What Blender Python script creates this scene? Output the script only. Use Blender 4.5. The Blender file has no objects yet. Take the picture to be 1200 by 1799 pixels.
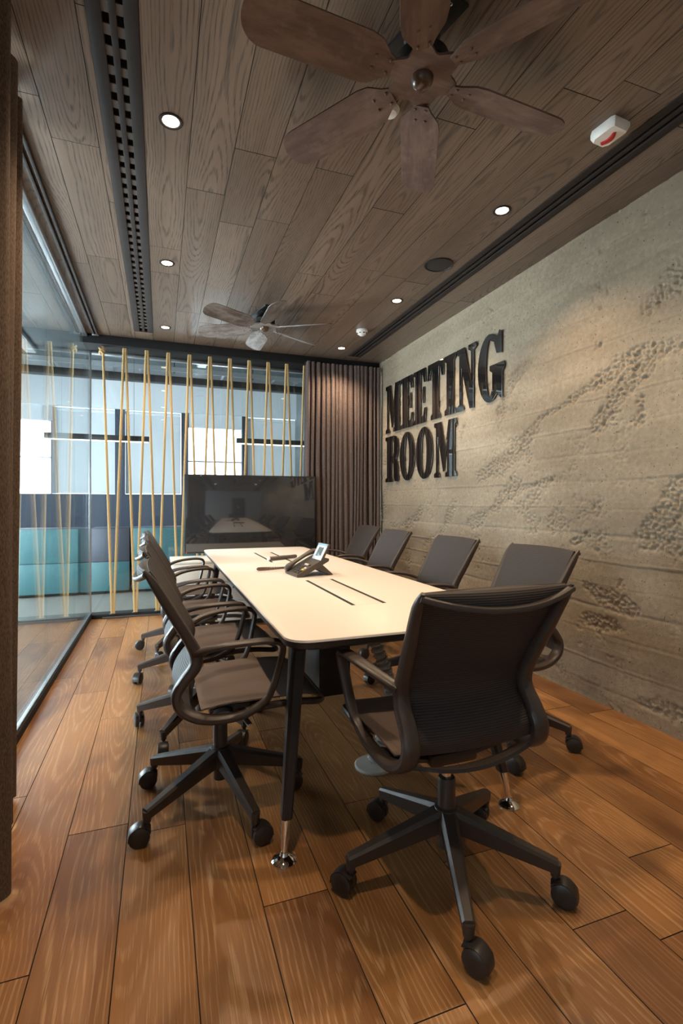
import bpy, bmesh, math, random
import numpy as np
from mathutils import Vector, Matrix
random.seed(7)
SC = bpy.context.scene
PI = math.pi
H = 2.687            # ceiling height
XW, XG, YB = 2.31, -0.645, 5.40   # right wall, left glass, back glass
Y0 = -0.80           # wall behind the camera

# ------------------------------------------------------------------ camera
cam = bpy.data.cameras.new('camera'); cam_o = bpy.data.objects.new('camera', cam)
SC.collection.objects.link(cam_o); SC.camera = cam_o
cam_o.location = (0, 0, 1.12); cam_o.rotation_euler = (PI/2, 0, -math.atan(318/880))
cam.sensor_fit = 'HORIZONTAL'; cam.sensor_width = 36; cam.lens = 36*880/1200
cam.shift_y = -15.5/1200; cam.clip_start = 0.02
# ------------------------------------------------------------------ world, light levels, exposure
w = bpy.data.worlds.new('world'); SC.world = w; w.use_nodes = True
w.node_tree.nodes['Background'].inputs[0].default_value = (0.55, 0.75, 1.0, 1)
w.node_tree.nodes['Background'].inputs[1].default_value = 0.25
LAMP_W, LAMP_RGB = 76.0, (1.0, 0.75, 0.49)
DAY_LEFT, DAY_FAR, DAY_RGB = 25.0, 9.0, (0.88, 0.95, 1.0)
SC.view_settings.view_transform = 'Standard'; SC.view_settings.look = 'None'
SC.view_settings.exposure = -0.17; SC.view_settings.gamma = 1.0
SC.view_settings.use_curve_mapping = False
SC.cycles.use_denoising = True
SC.cycles.max_bounces = 10; SC.cycles.transparent_max_bounces = 24
SC.cycles.sample_clamp_indirect = 6.0

# ------------------------------------------------------------------ node helpers
def new_mat(name):
    m = bpy.data.materials.new(name); m.use_nodes = True
    nt = m.node_tree
    return m, nt, nt.nodes['Principled BSDF']
def nd(nt, typ, ins=None, **kw):
    n = nt.nodes.new(typ)
    for k, v in kw.items(): setattr(n, k, v)
    for k, v in (ins or {}).items():
        s = n.inputs[k]
        if isinstance(v, bpy.types.NodeSocket): nt.links.new(v, s)
        else: s.default_value = v
    return n
def ma(nt, op, a, b=0.0, c=0.0, clamp=False):
    n = nd(nt, 'ShaderNodeMath', {0: a, 1: b, 2: c}, operation=op, use_clamp=clamp)
    return n.outputs[0]
def vm(nt, op, a, b): return nd(nt, 'ShaderNodeVectorMath', {0: a, 1: b}, operation=op).outputs[0]
def noise(nt, vec, scale, detail=2.0, rough=0.5):
    return nd(nt, 'ShaderNodeTexNoise', {'Vector': vec, 'Scale': scale, 'Detail': detail, 'Roughness': rough}).outputs[0]
def mixc(nt, f, a, b, blend='MIX'):
    n = nt.nodes.new('ShaderNodeMix'); n.data_type = 'RGBA'; n.blend_type = blend; n.clamp_factor = True
    for i, v in ((0, f), (6, a), (7, b)):
        if isinstance(v, bpy.types.NodeSocket): nt.links.new(v, n.inputs[i])
        else: n.inputs[i].default_value = v if i == 0 else tuple(v) + (1,) if len(v) == 3 else v
    return n.outputs[2]
def ramp(nt, f, lo, hi):
    return nd(nt, 'ShaderNodeMapRange', {0: f, 1: lo, 2: hi, 3: 0.0, 4: 1.0}, interpolation_type='SMOOTHSTEP').outputs[0]
def bump(nt, b, h, strength=0.3, dist=0.002):
    n = nd(nt, 'ShaderNodeBump', {'Strength': strength, 'Distance': dist, 'Height': h})
    nt.links.new(n.outputs[0], b.inputs['Normal'])
def lk(nt, a, b): nt.links.new(a, b)

def plain(name, col, rough=0.5, metal=0.0, spec=0.5, var=0.12, vscale=30, bmp=0.0, bscale=200, emit=None, est=0.0):
    m, nt, b = new_mat(name)
    tc = nd(nt, 'ShaderNodeTexCoord').outputs['Object']
    n = noise(nt, tc, vscale, 3)
    c = mixc(nt, n, tuple(x*(1-var) for x in col), tuple(min(1, x*(1+var)) for x in col))
    lk(nt, c, b.inputs['Base Color'])
    b.inputs['Roughness'].default_value = rough; b.inputs['Metallic'].default_value = metal
    b.inputs['Specular IOR Level'].default_value = spec
    if bmp: bump(nt, b, noise(nt, tc, bscale, 2), bmp, 0.001)
    if emit: b.inputs['Emission Color'].default_value = emit + (1,); b.inputs['Emission Strength'].default_value = est
    return m

def wood(name, dark, light, line, line_amt, rough, spec=0.5, freq=0.011, tone=0.35, patch=None):
    m, nt, b = new_mat(name)
    p = nd(nt, 'ShaderNodeTexCoord').outputs['Object']
    r = nd(nt, 'ShaderNodeObjectInfo').outputs['Random']
    off = nd(nt, 'ShaderNodeCombineXYZ', {0: ma(nt, 'MULTIPLY', r, 37.1), 1: ma(nt, 'MULTIPLY', r, 91.7), 2: ma(nt, 'MULTIPLY', r, 13.3)}).outputs[0]
    q = vm(nt, 'ADD', p, off)
    sp = nd(nt, 'ShaderNodeSeparateXYZ', {0: p}); px, py = sp.outputs[0], sp.outputs[1]
    n1 = noise(nt, vm(nt, 'MULTIPLY', q, (6, 1.6, 1)), 1.0, 2)
    n2 = noise(nt, vm(nt, 'MULTIPLY', q, (0.8, 0.55, 1)), 1.0, 1)
    r2 = ma(nt, 'FRACT', ma(nt, 'MULTIPLY', r, 7.31)); r3 = ma(nt, 'FRACT', ma(nt, 'MULTIPLY', r, 23.7))
    cx = ma(nt, 'MULTIPLY', ma(nt, 'SUBTRACT', r2, 0.5), 0.22)
    dx = ma(nt, 'ADD', ma(nt, 'SUBTRACT', px, cx), ma(nt, 'MULTIPLY', ma(nt, 'SUBTRACT', n1, 0.5), 0.06))
    d = ma(nt, 'MULTIPLY', ma(nt, 'ADD', n2, -0.30), 0.34)
    rad = ma(nt, 'SQRT', ma(nt, 'ADD', ma(nt, 'MULTIPLY', dx, dx), ma(nt, 'MULTIPLY', d, d)))
    n3 = noise(nt, vm(nt, 'MULTIPLY', q, (160, 9, 1)), 1.0, 2)
    ring = ma(nt, 'SINE', ma(nt, 'ADD', ma(nt, 'MULTIPLY', rad, 2*PI/freq), ma(nt, 'MULTIPLY', n3, 3.2)))
    lines = ramp(nt, ma(nt, 'MULTIPLY_ADD', ring, 0.5, 0.5), 0.55, 1.0)
    fib = noise(nt, vm(nt, 'MULTIPLY', q, (330, 7, 1)), 1.0, 2)
    lines = ma(nt, 'MULTIPLY', lines, ramp(nt, fib, 0.34, 0.62))
    broad = noise(nt, vm(nt, 'MULTIPLY', q, (14, 1.1, 1)), 1.0, 3)
    f = ma(nt, 'ADD', ma(nt, 'MULTIPLY', broad, 0.75), ma(nt, 'ADD', ma(nt, 'MULTIPLY', ma(nt, 'SUBTRACT', r3, 0.5), tone), ma(nt, 'MULTIPLY', ma(nt, 'SUBTRACT', fib, 0.5), 0.55)), clamp=True)
    f = ma(nt, 'ADD', f, 0.1, clamp=True)
    c = mixc(nt, f, dark, light)
    c = mixc(nt, ma(nt, 'MULTIPLY', lines, line_amt), c, line)
    if patch:
        pn = ramp(nt, noise(nt, vm(nt, 'MULTIPLY', q, (3.2, 1.6, 1)), 1.0, 2), 0.48, 0.68)
        c = mixc(nt, ma(nt, 'MULTIPLY', pn, 0.85), c, patch, 'MULTIPLY')
    lk(nt, c, b.inputs['Base Color'])
    lk(nt, ma(nt, 'MULTIPLY_ADD', fib, 0.16, rough - 0.08), b.inputs['Roughness'])
    b.inputs['Specular IOR Level'].default_value = spec
    bump(nt, b, ma(nt, 'SUBTRACT', fib, ma(nt, 'MULTIPLY', lines, 0.8)), 0.22, 0.0008)
    return m

def glass(name, tint, f0=0.04):
    m = bpy.data.materials.new(name); m.use_nodes = True; nt = m.node_tree; nt.nodes.clear()
    g = nd(nt, 'ShaderNodeNewGeometry')
    dot = ma(nt, 'ABSOLUTE', nd(nt, 'ShaderNodeVectorMath', {0: g.outputs['Incoming'], 1: g.outputs['Normal']}, operation='DOT_PRODUCT').outputs['Value'])
    fr = ma(nt, 'MULTIPLY_ADD', ma(nt, 'POWER', ma(nt, 'SUBTRACT', 1.0, dot), 5.0), 1 - f0, f0)
    smear = noise(nt, nd(nt, 'ShaderNodeTexCoord').outputs['Object'], 2.0, 2)
    tcol = mixc(nt, smear, tint, tuple(min(1, t*1.02) for t in tint))
    t = nd(nt, 'ShaderNodeBsdfTransparent', {0: tcol})
    gl = nd(nt, 'ShaderNodeBsdfGlossy', {'Color': (1, 1, 1, 1), 'Roughness': 0.0})
    mx = nd(nt, 'ShaderNodeMixShader', {0: fr, 1: t.outputs[0], 2: gl.outputs[0]})
    o = nd(nt, 'ShaderNodeOutputMaterial'); lk(nt, mx.outputs[0], o.inputs[0])
    return m
def emissive(name, col, st, vary=0.0):
    m = bpy.data.materials.new(name); m.use_nodes = True; nt = m.node_tree; nt.nodes.clear()
    c = col + (1,)
    if vary:
        c = mixc(nt, noise(nt, nd(nt, 'ShaderNodeTexCoord').outputs['Object'], 1.5, 2), tuple(x*(1-vary) for x in col), col)
    e = nd(nt, 'ShaderNodeEmission', {0: c, 1: st}); o = nd(nt, 'ShaderNodeOutputMaterial'); lk(nt, e.outputs[0], o.inputs[0])
    return m
def blind_mat(name):
    m = bpy.data.materials.new(name); m.use_nodes = True; nt = m.node_tree; nt.nodes.clear()
    n = noise(nt, vm(nt, 'MULTIPLY', nd(nt, 'ShaderNodeTexCoord').outputs['Object'], (1, 1, 300)), 1.0, 2)
    c = mixc(nt, n, (0.36, 0.39, 0.41), (0.44, 0.47, 0.49))
    d = nd(nt, 'ShaderNodeBsdfDiffuse', {0: c}); t = nd(nt, 'ShaderNodeBsdfTranslucent', {0: mixc(nt, 0.5, (0.135, 0.138, 0.14), (0.135, 0.138, 0.14))})
    a = nd(nt, 'ShaderNodeAddShader', {0: d.outputs[0], 1: t.outputs[0]})
    o = nd(nt, 'ShaderNodeOutputMaterial'); lk(nt, a.outputs[0], o.inputs[0])
    return m
def rust(name, cols, rough=0.55):
    m, nt, b = new_mat(name)
    tc = nd(nt, 'ShaderNodeTexCoord').outputs['Object']
    rr = nd(nt, 'ShaderNodeObjectInfo').outputs['Random']
    q = vm(nt, 'ADD', tc, nd(nt, 'ShaderNodeCombineXYZ', {0: ma(nt, 'MULTIPLY', rr, 31.0), 1: ma(nt, 'MULTIPLY', rr, 17.0), 2: 0.0}).outputs[0])
    a = noise(nt, vm(nt, 'MULTIPLY', q, (4, 14, 6)), 1.0, 5, 0.62)
    g = noise(nt, vm(nt, 'MULTIPLY', q, (6, 120, 6)), 1.0, 3)
    c = mixc(nt, ramp(nt, a, 0.35, 0.68), cols[0], cols[1])
    c = mixc(nt, ma(nt, 'MULTIPLY', ramp(nt, noise(nt, q, 9.0, 5, 0.7), 0.5, 0.75), 0.6), c, cols[2])
    c = mixc(nt, ma(nt, 'MULTIPLY', ramp(nt, g, 0.5, 0.8), 0.35), c, tuple(x*0.55 for x in cols[0]))
    lk(nt, c, b.inputs['Base Color']); b.inputs['Roughness'].default_value = rough; b.inputs['Metallic'].default_value = 0.15
    bump(nt, b, ma(nt, 'ADD', g, a), 0.25, 0.001)
    return m
def ribbed(name, col, axis, freq, rough=0.6, amt=0.5):
    """woven mesh fabric with fine ribs along one object axis"""
    m, nt, b = new_mat(name)
    tc = nd(nt, 'ShaderNodeTexCoord').outputs['Object']
    s = nd(nt, 'ShaderNodeSeparateXYZ', {0: tc}).outputs[axis]
    wv = ma(nt, 'MULTIPLY_ADD', ma(nt, 'SINE', ma(nt, 'MULTIPLY', s, 2*PI*freq)), 0.5, 0.5)
    c = mixc(nt, ma(nt, 'MULTIPLY', wv, amt), tuple(x*0.45 for x in col), tuple(x*1.3 for x in col))
    c = mixc(nt, ma(nt, 'MULTIPLY', noise(nt, tc, 420, 1), 0.4), c, tuple(x*0.5 for x in col))
    lk(nt, c, b.inputs['Base Color']); b.inputs['Roughness'].default_value = rough; b.inputs['Specular IOR Level'].default_value = 0.3
    bump(nt, b, wv, 0.5, 0.0012)
    return m
def cloth_mat(name, a_, b_):
    m, nt, b = new_mat(name)
    tc = nd(nt, 'ShaderNodeTexCoord').outputs['Object']
    n = noise(nt, vm(nt, 'MULTIPLY', tc, (420, 420, 90)), 1.0, 2)
    lk(nt, mixc(nt, ramp(nt, n, 0.3, 0.7), a_, b_), b.inputs['Base Color'])
    b.inputs['Roughness'].default_value = 0.9; b.inputs['Specular IOR Level'].default_value = 0.15
    bump(nt, b, n, 0.3, 0.001)
    return m
def concrete_mat(name, dk, lt):
    m, nt, b = new_mat(name)
    g = nd(nt, 'ShaderNodeNewGeometry').outputs['Position']
    big = noise(nt, vm(nt, 'MULTIPLY', g, (1, 0.7, 1.6)), 1.1, 4, 0.55)
    fine = noise(nt, g, 38, 4, 0.6); board = noise(nt, vm(nt, 'MULTIPLY', g, (1, 0.35, 7.0)), 1.0, 2)
    f = ma(nt, 'ADD', ma(nt, 'MULTIPLY', big, 0.55), ma(nt, 'ADD', ma(nt, 'MULTIPLY', fine, 0.28), ma(nt, 'MULTIPLY', board, 0.20)))
    c = mixc(nt, ramp(nt, f, 0.36, 0.72), dk, lt)
    c = mixc(nt, ramp(nt, noise(nt, g, 85, 1), 0.70, 0.76), c, tuple(x*0.45 for x in dk))
    lk(nt, c, b.inputs['Base Color']); b.inputs['Roughness'].default_value = 0.85; b.inputs['Specular IOR Level'].default_value = 0.25
    bump(nt, b, ma(nt, 'ADD', noise(nt, g, 160, 3), ma(nt, 'MULTIPLY', fine, 1.2)), 0.35, 0.003)
    return m

M = {}
M['floor'] = wood('oak_floor', (0.16, 0.066, 0.020), (0.41, 0.19, 0.064), (0.62, 0.38, 0.20), 0.36, 0.36, 0.45, patch=(0.52, 0.45, 0.46))
M['ceil'] = wood('smoked_oak_ceiling', (0.100, 0.063, 0.042), (0.262, 0.188, 0.140), (0.034, 0.022, 0.015), 0.85, 0.34, 0.65)
M['floor_gap'] = plain('floor_joint', (0.03, 0.016, 0.008), 0.9)
M['ceil_gap'] = plain('ceiling_joint', (0.012, 0.008, 0.006), 0.9)
M['concrete'] = concrete_mat('board_formed_concrete', (0.215, 0.168, 0.118), (0.40, 0.325, 0.238))
M['concrete_dark'] = concrete_mat('dark_concrete', (0.10, 0.115, 0.12), (0.20, 0.225, 0.23))
M['glass'] = glass('clear_glass', (0.90, 0.955, 0.965))
M['black'] = plain('black_metal', (0.014, 0.013, 0.013), 0.45, 0.2)
M['matt_black'] = plain('matt_black_trim', (0.012, 0.011, 0.011), 0.7, 0, 0.2)
M['frame'] = plain('charcoal_plastic', (0.048, 0.035, 0.030), 0.40, 0, 0.5, 0.08, 60, 0.15, 900)
M['seat'] = ribbed('brown_black_mesh_seat', (0.175, 0.125, 0.105), 1, 210, 0.6, 0.8)
M['back'] = ribbed('brown_black_mesh_back', (0.052, 0.041, 0.039), 2, 170, 0.6, 0.85)
M['caster'] = plain('black_caster', (0.026, 0.020, 0.018), 0.38)
M['chrome'] = plain('chrome', (0.85, 0.83, 0.80), 0.06, 1.0, 0.5, 0.02)
M['white'] = plain('white_laminate', (0.80, 0.74, 0.69), 0.38, 0, 0.4, 0.02, 4)
M['table_dark'] = plain('dark_table_metal', (0.022, 0.018, 0.017), 0.35)
M['slot'] = plain('slot_dark', (0.012, 0.010, 0.010), 0.7)
M['cabwhite'] = plain('white_cabinet', (0.72, 0.66, 0.58), 0.45, 0, 0.4, 0.03, 5)
M['rust'] = rust('rusty_brown_fan', ((0.095, 0.054, 0.041), (0.180, 0.110, 0.085), (0.24, 0.165, 0.135)))
M['rustdome'] = rust('patina_dome', ((0.065, 0.036, 0.022), (0.13, 0.075, 0.05), (0.22, 0.15, 0.11)), 0.22)
M['fan_silver'] = rust('worn_silver_brown_fan', ((0.11, 0.08, 0.068), (0.28, 0.24, 0.22), (0.40, 0.38, 0.36)), 0.42)
M['curtain'] = cloth_mat('taupe_curtain', (0.085, 0.062, 0.056), (0.165, 0.122, 0.110))
M['curtain_left'] = cloth_mat('brown_curtain', (0.075, 0.054, 0.043), (0.165, 0.118, 0.092))
M['letter'] = plain('gloss_black_acrylic', (0.010, 0.009, 0.009), 0.02, 0, 1.0, 0.02)
M['letter'].node_tree.nodes['Principled BSDF'].inputs['IOR'].default_value = 1.62
M['rope'] = plain('manila_rope', (0.54, 0.37, 0.17), 0.85, 0, 0.2, 0.25, 160, 0.5, 700)
M['screen'] = plain('tv_screen', (0.026, 0.026, 0.028), 0.06, 0, 1.0, 0.02)
M['phone'] = plain('phone_grey', (0.075, 0.060, 0.052), 0.45)
M['phone_dark'] = plain('phone_key', (0.028, 0.025, 0.026), 0.5)
M['phone_key_y'] = plain('phone_key_yellow', (0.75, 0.52, 0.10), 0.5)
M['phone_key_w'] = plain('phone_key_pale', (0.72, 0.62, 0.56), 0.5)
M['phone_face'] = plain('phone_display_face', (0.66, 0.76, 0.85), 0.3)
M['phone_lcd'] = plain('phone_lcd', (0.13, 0.18, 0.19), 0.15)
M['plastic_w'] = plain('white_plastic', (0.80, 0.77, 0.72), 0.4)
M['red'] = plain('red_lens', (0.45, 0.012, 0.015), 0.18)
M['clear'] = glass('clear_plastic', (0.86, 0.88, 0.88), 0.10)
def clear_plastic(name):
    m, nt, b = new_mat(name); b.inputs['Base Color'].default_value = (0.62, 0.61, 0.58, 1); b.inputs['Roughness'].default_value = 0.15
    t = nd(nt, 'ShaderNodeBsdfTransparent', {0: (0.9, 0.9, 0.9, 1)}); f = ma(nt, 'MULTIPLY_ADD', noise(nt, nd(nt, 'ShaderNodeTexCoord').outputs['Object'], 60, 2), 0.3, 0.45)
    mx = nd(nt, 'ShaderNodeMixShader', {0: f, 1: t.outputs[0], 2: b.outputs[0]}); lk(nt, mx.outputs[0], nt.nodes['Material Output'].inputs[0])
    return m
M['clear_grey'] = clear_plastic('clear_grey_plastic')
M['disc'] = plain('grey_disc', (0.44, 0.42, 0.38), 0.45)
M['blue_cable'] = plain('blue_cable', (0.03, 0.08, 0.16), 0.5)
M['teal'] = plain('teal_lacquer', (0.052, 0.140, 0.155), 0.4, 0, 0.4, 0.06, 3)
M['mauve'] = plain('mauve_grey_lacquer', (0.070, 0.076, 0.100), 0.4, 0, 0.4, 0.06, 3)
M['navy'] = plain('navy_wall', (0.026, 0.036, 0.058), 0.6, 0, 0.4, 0.1, 3)
M['office_white'] = plain('office_white', (0.56, 0.60, 0.63), 0.7, 0, 0.3, 0.04, 2)
M['office_floor'] = wood('grey_office_floor', (0.10, 0.095, 0.085), (0.22, 0.21, 0.19), (0.30, 0.29, 0.27), 0.3, 0.4)
M['near_wall'] = plain('grey_plaster', (0.36, 0.36, 0.36), 0.8, 0, 0.3, 0.05, 6)
M['door'] = plain('dark_door', (0.03, 0.03, 0.035), 0.5)
M['alu'] = plain('brushed_aluminium', (0.50, 0.52, 0.54), 0.3, 0.9)
M['day'] = emissive('daylight_pane', DAY_RGB, DAY_FAR, 0.1)
M['day_left'] = emissive('daylight_pane_left', DAY_RGB, DAY_LEFT, 0.1)
M['tube'] = emissive('linear_light', (1.0, 0.97, 0.92), 3.5)
M['tube_dim'] = emissive('linear_light_dim', (0.9, 0.97, 1.0), 1.3)
M['lamp'] = emissive('lamp_face', (1.0, 0.80, 0.55), 14.0)
M['led'] = emissive('red_led', (1.0, 0.02, 0.06), 2.0)
M['blind'] = blind_mat('roller_blind')

# ------------------------------------------------------------------ mesh helpers
COL = SC.collection
class MB:
    def __init__(s): s.v = []; s.f = []
    def add(s, vs, fs):
        o = len(s.v); s.v += [tuple(p) for p in vs]; s.f += [tuple(i+o for i in f) for f in fs]; return s
    def box(s, lo, hi, bev=0.0, mat=None):
        bm = bmesh.new(); bmesh.ops.create_cube(bm, size=1.0)
        c = [(a+b)/2 for a, b in zip(lo, hi)]; d = [abs(b-a) for a, b in zip(lo, hi)]
        for v in bm.verts: v.co = Vector((v.co.x*d[0]+c[0], v.co.y*d[1]+c[1], v.co.z*d[2]+c[2]))
        if bev: bmesh.ops.bevel(bm, geom=bm.edges[:], offset=min(bev, min(d)*0.45), segments=2, affect='EDGES', profile=0.5)
        if mat is not None: bm.transform(mat)
        bm.verts.index_update(); s.add([v.co for v in bm.verts], [[v.index for v in f.verts] for f in bm.faces]); bm.free(); return s
    def tube(s, pts, r, n=8, cap=True, rad=None):
        pts = [Vector(p) for p in pts]; L = len(pts); rings = []
        up = Vector((0, 0, 1)); t0 = (pts[1]-pts[0]).normalized()
        if abs(t0.dot(up)) > 0.9: up = Vector((1, 0, 0))
        u = t0.cross(up).normalized()
        for i, p in enumerate(pts):
            t = (pts[min(i+1, L-1)]-pts[max(i-1, 0)]).normalized()
            u = (u - t*u.dot(t)).normalized(); v = t.cross(u); rr = rad[i] if rad else r
            rings.append([p + (u*math.cos(2*PI*k/n) + v*math.sin(2*PI*k/n))*rr for k in range(n)])
        return s.loft(rings, cap)
    def loft(s, rings, cap=True, closed=False):
        n = len(rings[0]); vs = [p for r in rings for p in r]; fs = []; R = len(rings)
        for i in range(R if closed else R-1):
            a, b = i*n, ((i+1) % R)*n
            fs += [(a+k, a+(k+1) % n, b+(k+1) % n, b+k) for k in range(n)]
        if cap and not closed: fs += [tuple(range(n))[::-1], tuple(range((R-1)*n, R*n))]
        return s.add(vs, fs)
    def sweep(s, pts, w, t, lat=(0, 1, 0), n=10, p=2.6, sub=4):
        """pts (x,y,z) Catmull-Rom path; w,t half sizes along lat / normal (scalars or lists)"""
        P = [Vector(q) for q in pts]; L = len(P)
        W = w if isinstance(w, (list, tuple)) else [w]*L; T = t if isinstance(t, (list, tuple)) else [t]*L
        out = []
        for i in range(L-1):
            p0, p1, p2, p3 = P[max(i-1, 0)], P[i], P[i+1], P[min(i+2, L-1)]
            for k in range(sub):
                a = k/sub
                q = 0.5*((2*p1)+(p2-p0)*a+(2*p0-5*p1+4*p2-p3)*a*a+(-p0+3*p1-3*p2+p3)*a**3)
                out.append((q, W[i]*(1-a)+W[i+1]*a, T[i]*(1-a)+T[i+1]*a))
        out.append((P[-1], W[-1], T[-1]))
        lat = Vector(lat); rings = []
        for i, (q, ww, tt) in enumerate(out):
            tg = (out[min(i+1, len(out)-1)][0]-out[max(i-1, 0)][0]).normalized()
            l = (lat-tg*lat.dot(tg)).normalized(); nn = tg.cross(l)
            ring = []
            for k in range(n):
                a = 2*PI*(k+0.5)/n; c, sn = math.cos(a), math.sin(a)
                ring.append(q + l*ww*math.copysign(abs(c)**(2/p), c) + nn*tt*math.copysign(abs(sn)**(2/p), sn))
            rings.append(ring)
        return s.loft(rings)
    def lathe(s, prof, n=24, c=(0, 0, 0), mat=None):
        rings = []
        for r, z in prof:
            ring = [Vector((r*math.cos(2*PI*k/n), r*math.sin(2*PI*k/n), z)) for k in range(n)]
            if mat is not None: ring = [mat @ p for p in ring]
            rings.append([p+Vector(c) for p in ring])
        return s.loft(rings)
    def prism(s, poly, z0, z1, inset=0.0, mat=None):
        """poly CCW list of (x,y); optional chamfer at the top"""
        n = len(poly); cx = sum(p[0] for p in poly)/n; cy = sum(p[1] for p in poly)/n
        rings = [[Vector((x, y, z0)) for x, y in poly], [Vector((x, y, z1)) for x, y in poly]]
        if mat is not None: rings = [[mat @ p for p in r] for r in rings]
        return s.loft(rings)
    def sheet(s, fn, nu, nv, th=0.0):
        bm = bmesh.new(); g = [[bm.verts.new(fn(i/nu, j/nv)) for i in range(nu+1)] for j in range(nv+1)]
        for j in range(nv):
            for i in range(nu): bm.faces.new((g[j][i], g[j][i+1], g[j+1][i+1], g[j+1][i]))
        bm.normal_update()
        if th: bmesh.ops.solidify(bm, geom=bm.faces[:], thickness=th)
        bm.verts.index_update(); s.add([v.co for v in bm.verts], [[v.index for v in f.verts] for f in bm.faces]); bm.free(); return s
    def mesh(s, name, m, smooth=True, ang=35):
        me = bpy.data.meshes.new(name); me.from_pydata(s.v, [], s.f)
        bm = bmesh.new(); bm.from_mesh(me); bmesh.ops.recalc_face_normals(bm, faces=bm.faces[:]); bm.to_mesh(me); bm.free()
        if smooth:
            me.shade_smooth(); me.set_sharp_from_angle(angle=math.radians(ang))
        me.materials.append(m); return me
    def obj(s, name, m, parent=None, loc=(0, 0, 0), rz=0.0, **kw):
        return put(name, s.mesh(name, m, **kw), parent, loc, rz)
def put(name, me, parent=None, loc=(0, 0, 0), rz=0.0):
    o = bpy.data.objects.new(name, me); COL.objects.link(o)
    o.location = loc; o.rotation_euler = (0, 0, rz)
    if parent: o.parent = parent
    return o
def thing(name, label, cat, loc=(0, 0, 0), rz=0.0, group=None):
    o = bpy.data.objects.new(name, None); COL.objects.link(o); o.location = loc; o.rotation_euler = (0, 0, rz)
    o.empty_display_size = 0.05
    return tag(o, label, cat, group)
def tag(o, label, cat, group=None):
    o['label'] = label; o['category'] = cat
    if group: o['group'] = group
    return o
def struct(o): o['kind'] = 'structure'; return o
def bx(lo, hi, bev=0.0): return MB().box(lo, hi, bev)

# ================================================================== STRUCTURE
# ---- floor and ceiling with individual planks
floor = struct(bx((-2.8, Y0, -0.12), (XW+0.1, 5.52, -0.006)).obj('floor', M['floor_gap'], smooth=False))
ceiling = struct(bx((XG-0.1, Y0, H+0.062), (XW+0.1, 5.52, H+0.16)).obj('ceiling', M['ceil_gap'], smooth=False))
def plank(x0, x1, y0, y1, z, parent, m, up=1):
    g = 0.0008; a, b = (x1-x0)/2-g, (y1-y0)/2-g; c = 0.0007; t = 0.0125
    dz = random.uniform(-0.0004, 0.0004)
    vs = [(-a, -b, -t), (a, -b, -t), (a, b, -t), (-a, b, -t), (-a, -b, -c), (a, -b, -c), (a, b, -c), (-a, b, -c),
          (-a+c, -b+c, 0), (a-c, -b+c, 0), (a-c, b-c, 0), (-a+c, b-c, 0)]
    fs = [(0, 1, 5, 4), (1, 2, 6, 5), (2, 3, 7, 6), (3, 0, 4, 7), (4, 5, 9, 8), (5, 6, 10, 9), (6, 7, 11, 10), (7, 4, 8, 11), (8, 9, 10, 11)]
    if up < 0: vs = [(x, y, -zz) for x, y, zz in vs]
    mb = MB(); mb.add(vs, fs)
    o = mb.obj('plank', m, parent, ((x0+x1)/2, (y0+y1)/2, z+dz), smooth=False)
    o.data.materials.append(M['floor_gap'] if up > 0 else M['ceil_gap'])     # stained edges
    for p in o.data.polygons: p.material_index = 0 if abs(p.normal.z) > 0.99 else 1
    return o
def rows(xs, joints, ymin, ymax, z, parent, m, up):
    for i in range(len(xs)-1):
        x0, x1 = xs[i], xs[i+1]
        js = sorted(joints.get(round((x0+x1)/2, 2), []))
        full = [ymin] + list(js) + [ymax]; ys = [ymin]
        for a, b in zip(full[:-1], full[1:]):
            k = max(1, round((b-a)/1.75))
            if k > 1:
                cuts = [a+(b-a)*(q+random.uniform(-0.16, 0.16))/k for q in range(1, k)]; ys += cuts
            ys.append(b)
        for a, b in zip(ys[:-1], ys[1:]): plank(x0, x1, a, b, z, parent, m, up)
fx = [-0.645] + [-0.48+0.1872*k for k in range(0, 15)] + [XW+0.02]
fj_raw = [(-0.405, 3.29), (-0.28, 2.86), (-0.55, 2.21), (1.11, 1.03), (1.46, 1.18), (1.3, 0.93), (0.37, 1.38), (0.58, 0.96), (0.95, 1.36), (-0.35, 1.37), (-0.2, 1.9), (-0.379, 4.58), (-0.03, 1.83), (0.75, 1.75)]
def assign(raw, xs):
    d = {}
    for x, y in raw:
        for i in range(len(xs)-1):
            if xs[i] <= x < xs[i+1]: d.setdefault(round((xs[i]+xs[i+1])/2, 2), []).append(y)
    return d
rows(fx, assign(fj_raw, fx), Y0, 5.36, 0.0, floor, M['floor'], 1)
cx_ = [-0.645] + [-0.44+0.187*k for k in range(0, 15)] + [XW+0.02]
DL, DR = (-0.224, -0.066), (1.876, 2.018)     # the two ceiling diffusers
cxs = sorted(cx_ + [DL[0], DL[1], DR[0], DR[1]])
cj = [(-0.5, 2.21), (-0.35, 2.44), (-0.235, 1.76), (0.2, 2.6), (-0.235, 2.86), (-0.35, 3.52), (0.4, 2.24), (0.38, 2.85), (0.78, 2.24), (1.1, 2.44), (0.6, 2.75), (1.17, 1.785), (1.72, 1.39), (1.3, 3.1), (0.03, 3.26), (-0.05, 3.62), (1.0, 3.3), (0.2, 4.3), (0.4, 4.5), (-0.35, 4.3), (0.6, 4.2), (0.78, 4.0)]
cd = assign(cj, cxs)
for i in range(len(cxs)-1):
    x0, x1 = cxs[i], cxs[i+1]
    if x1-x0 < 0.012: continue
    y1 = 5.14; y0 = Y0
    if abs(x0-DL[0]) < 1e-6: y0 = 4.925
    elif x0 >= DR[0]-1e-6 and x1 <= DR[1]+1e-6: y0 = 4.99
    rows([x0, x1], cd, y0, y1, H, ceiling, M['ceil'], -1)

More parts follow.
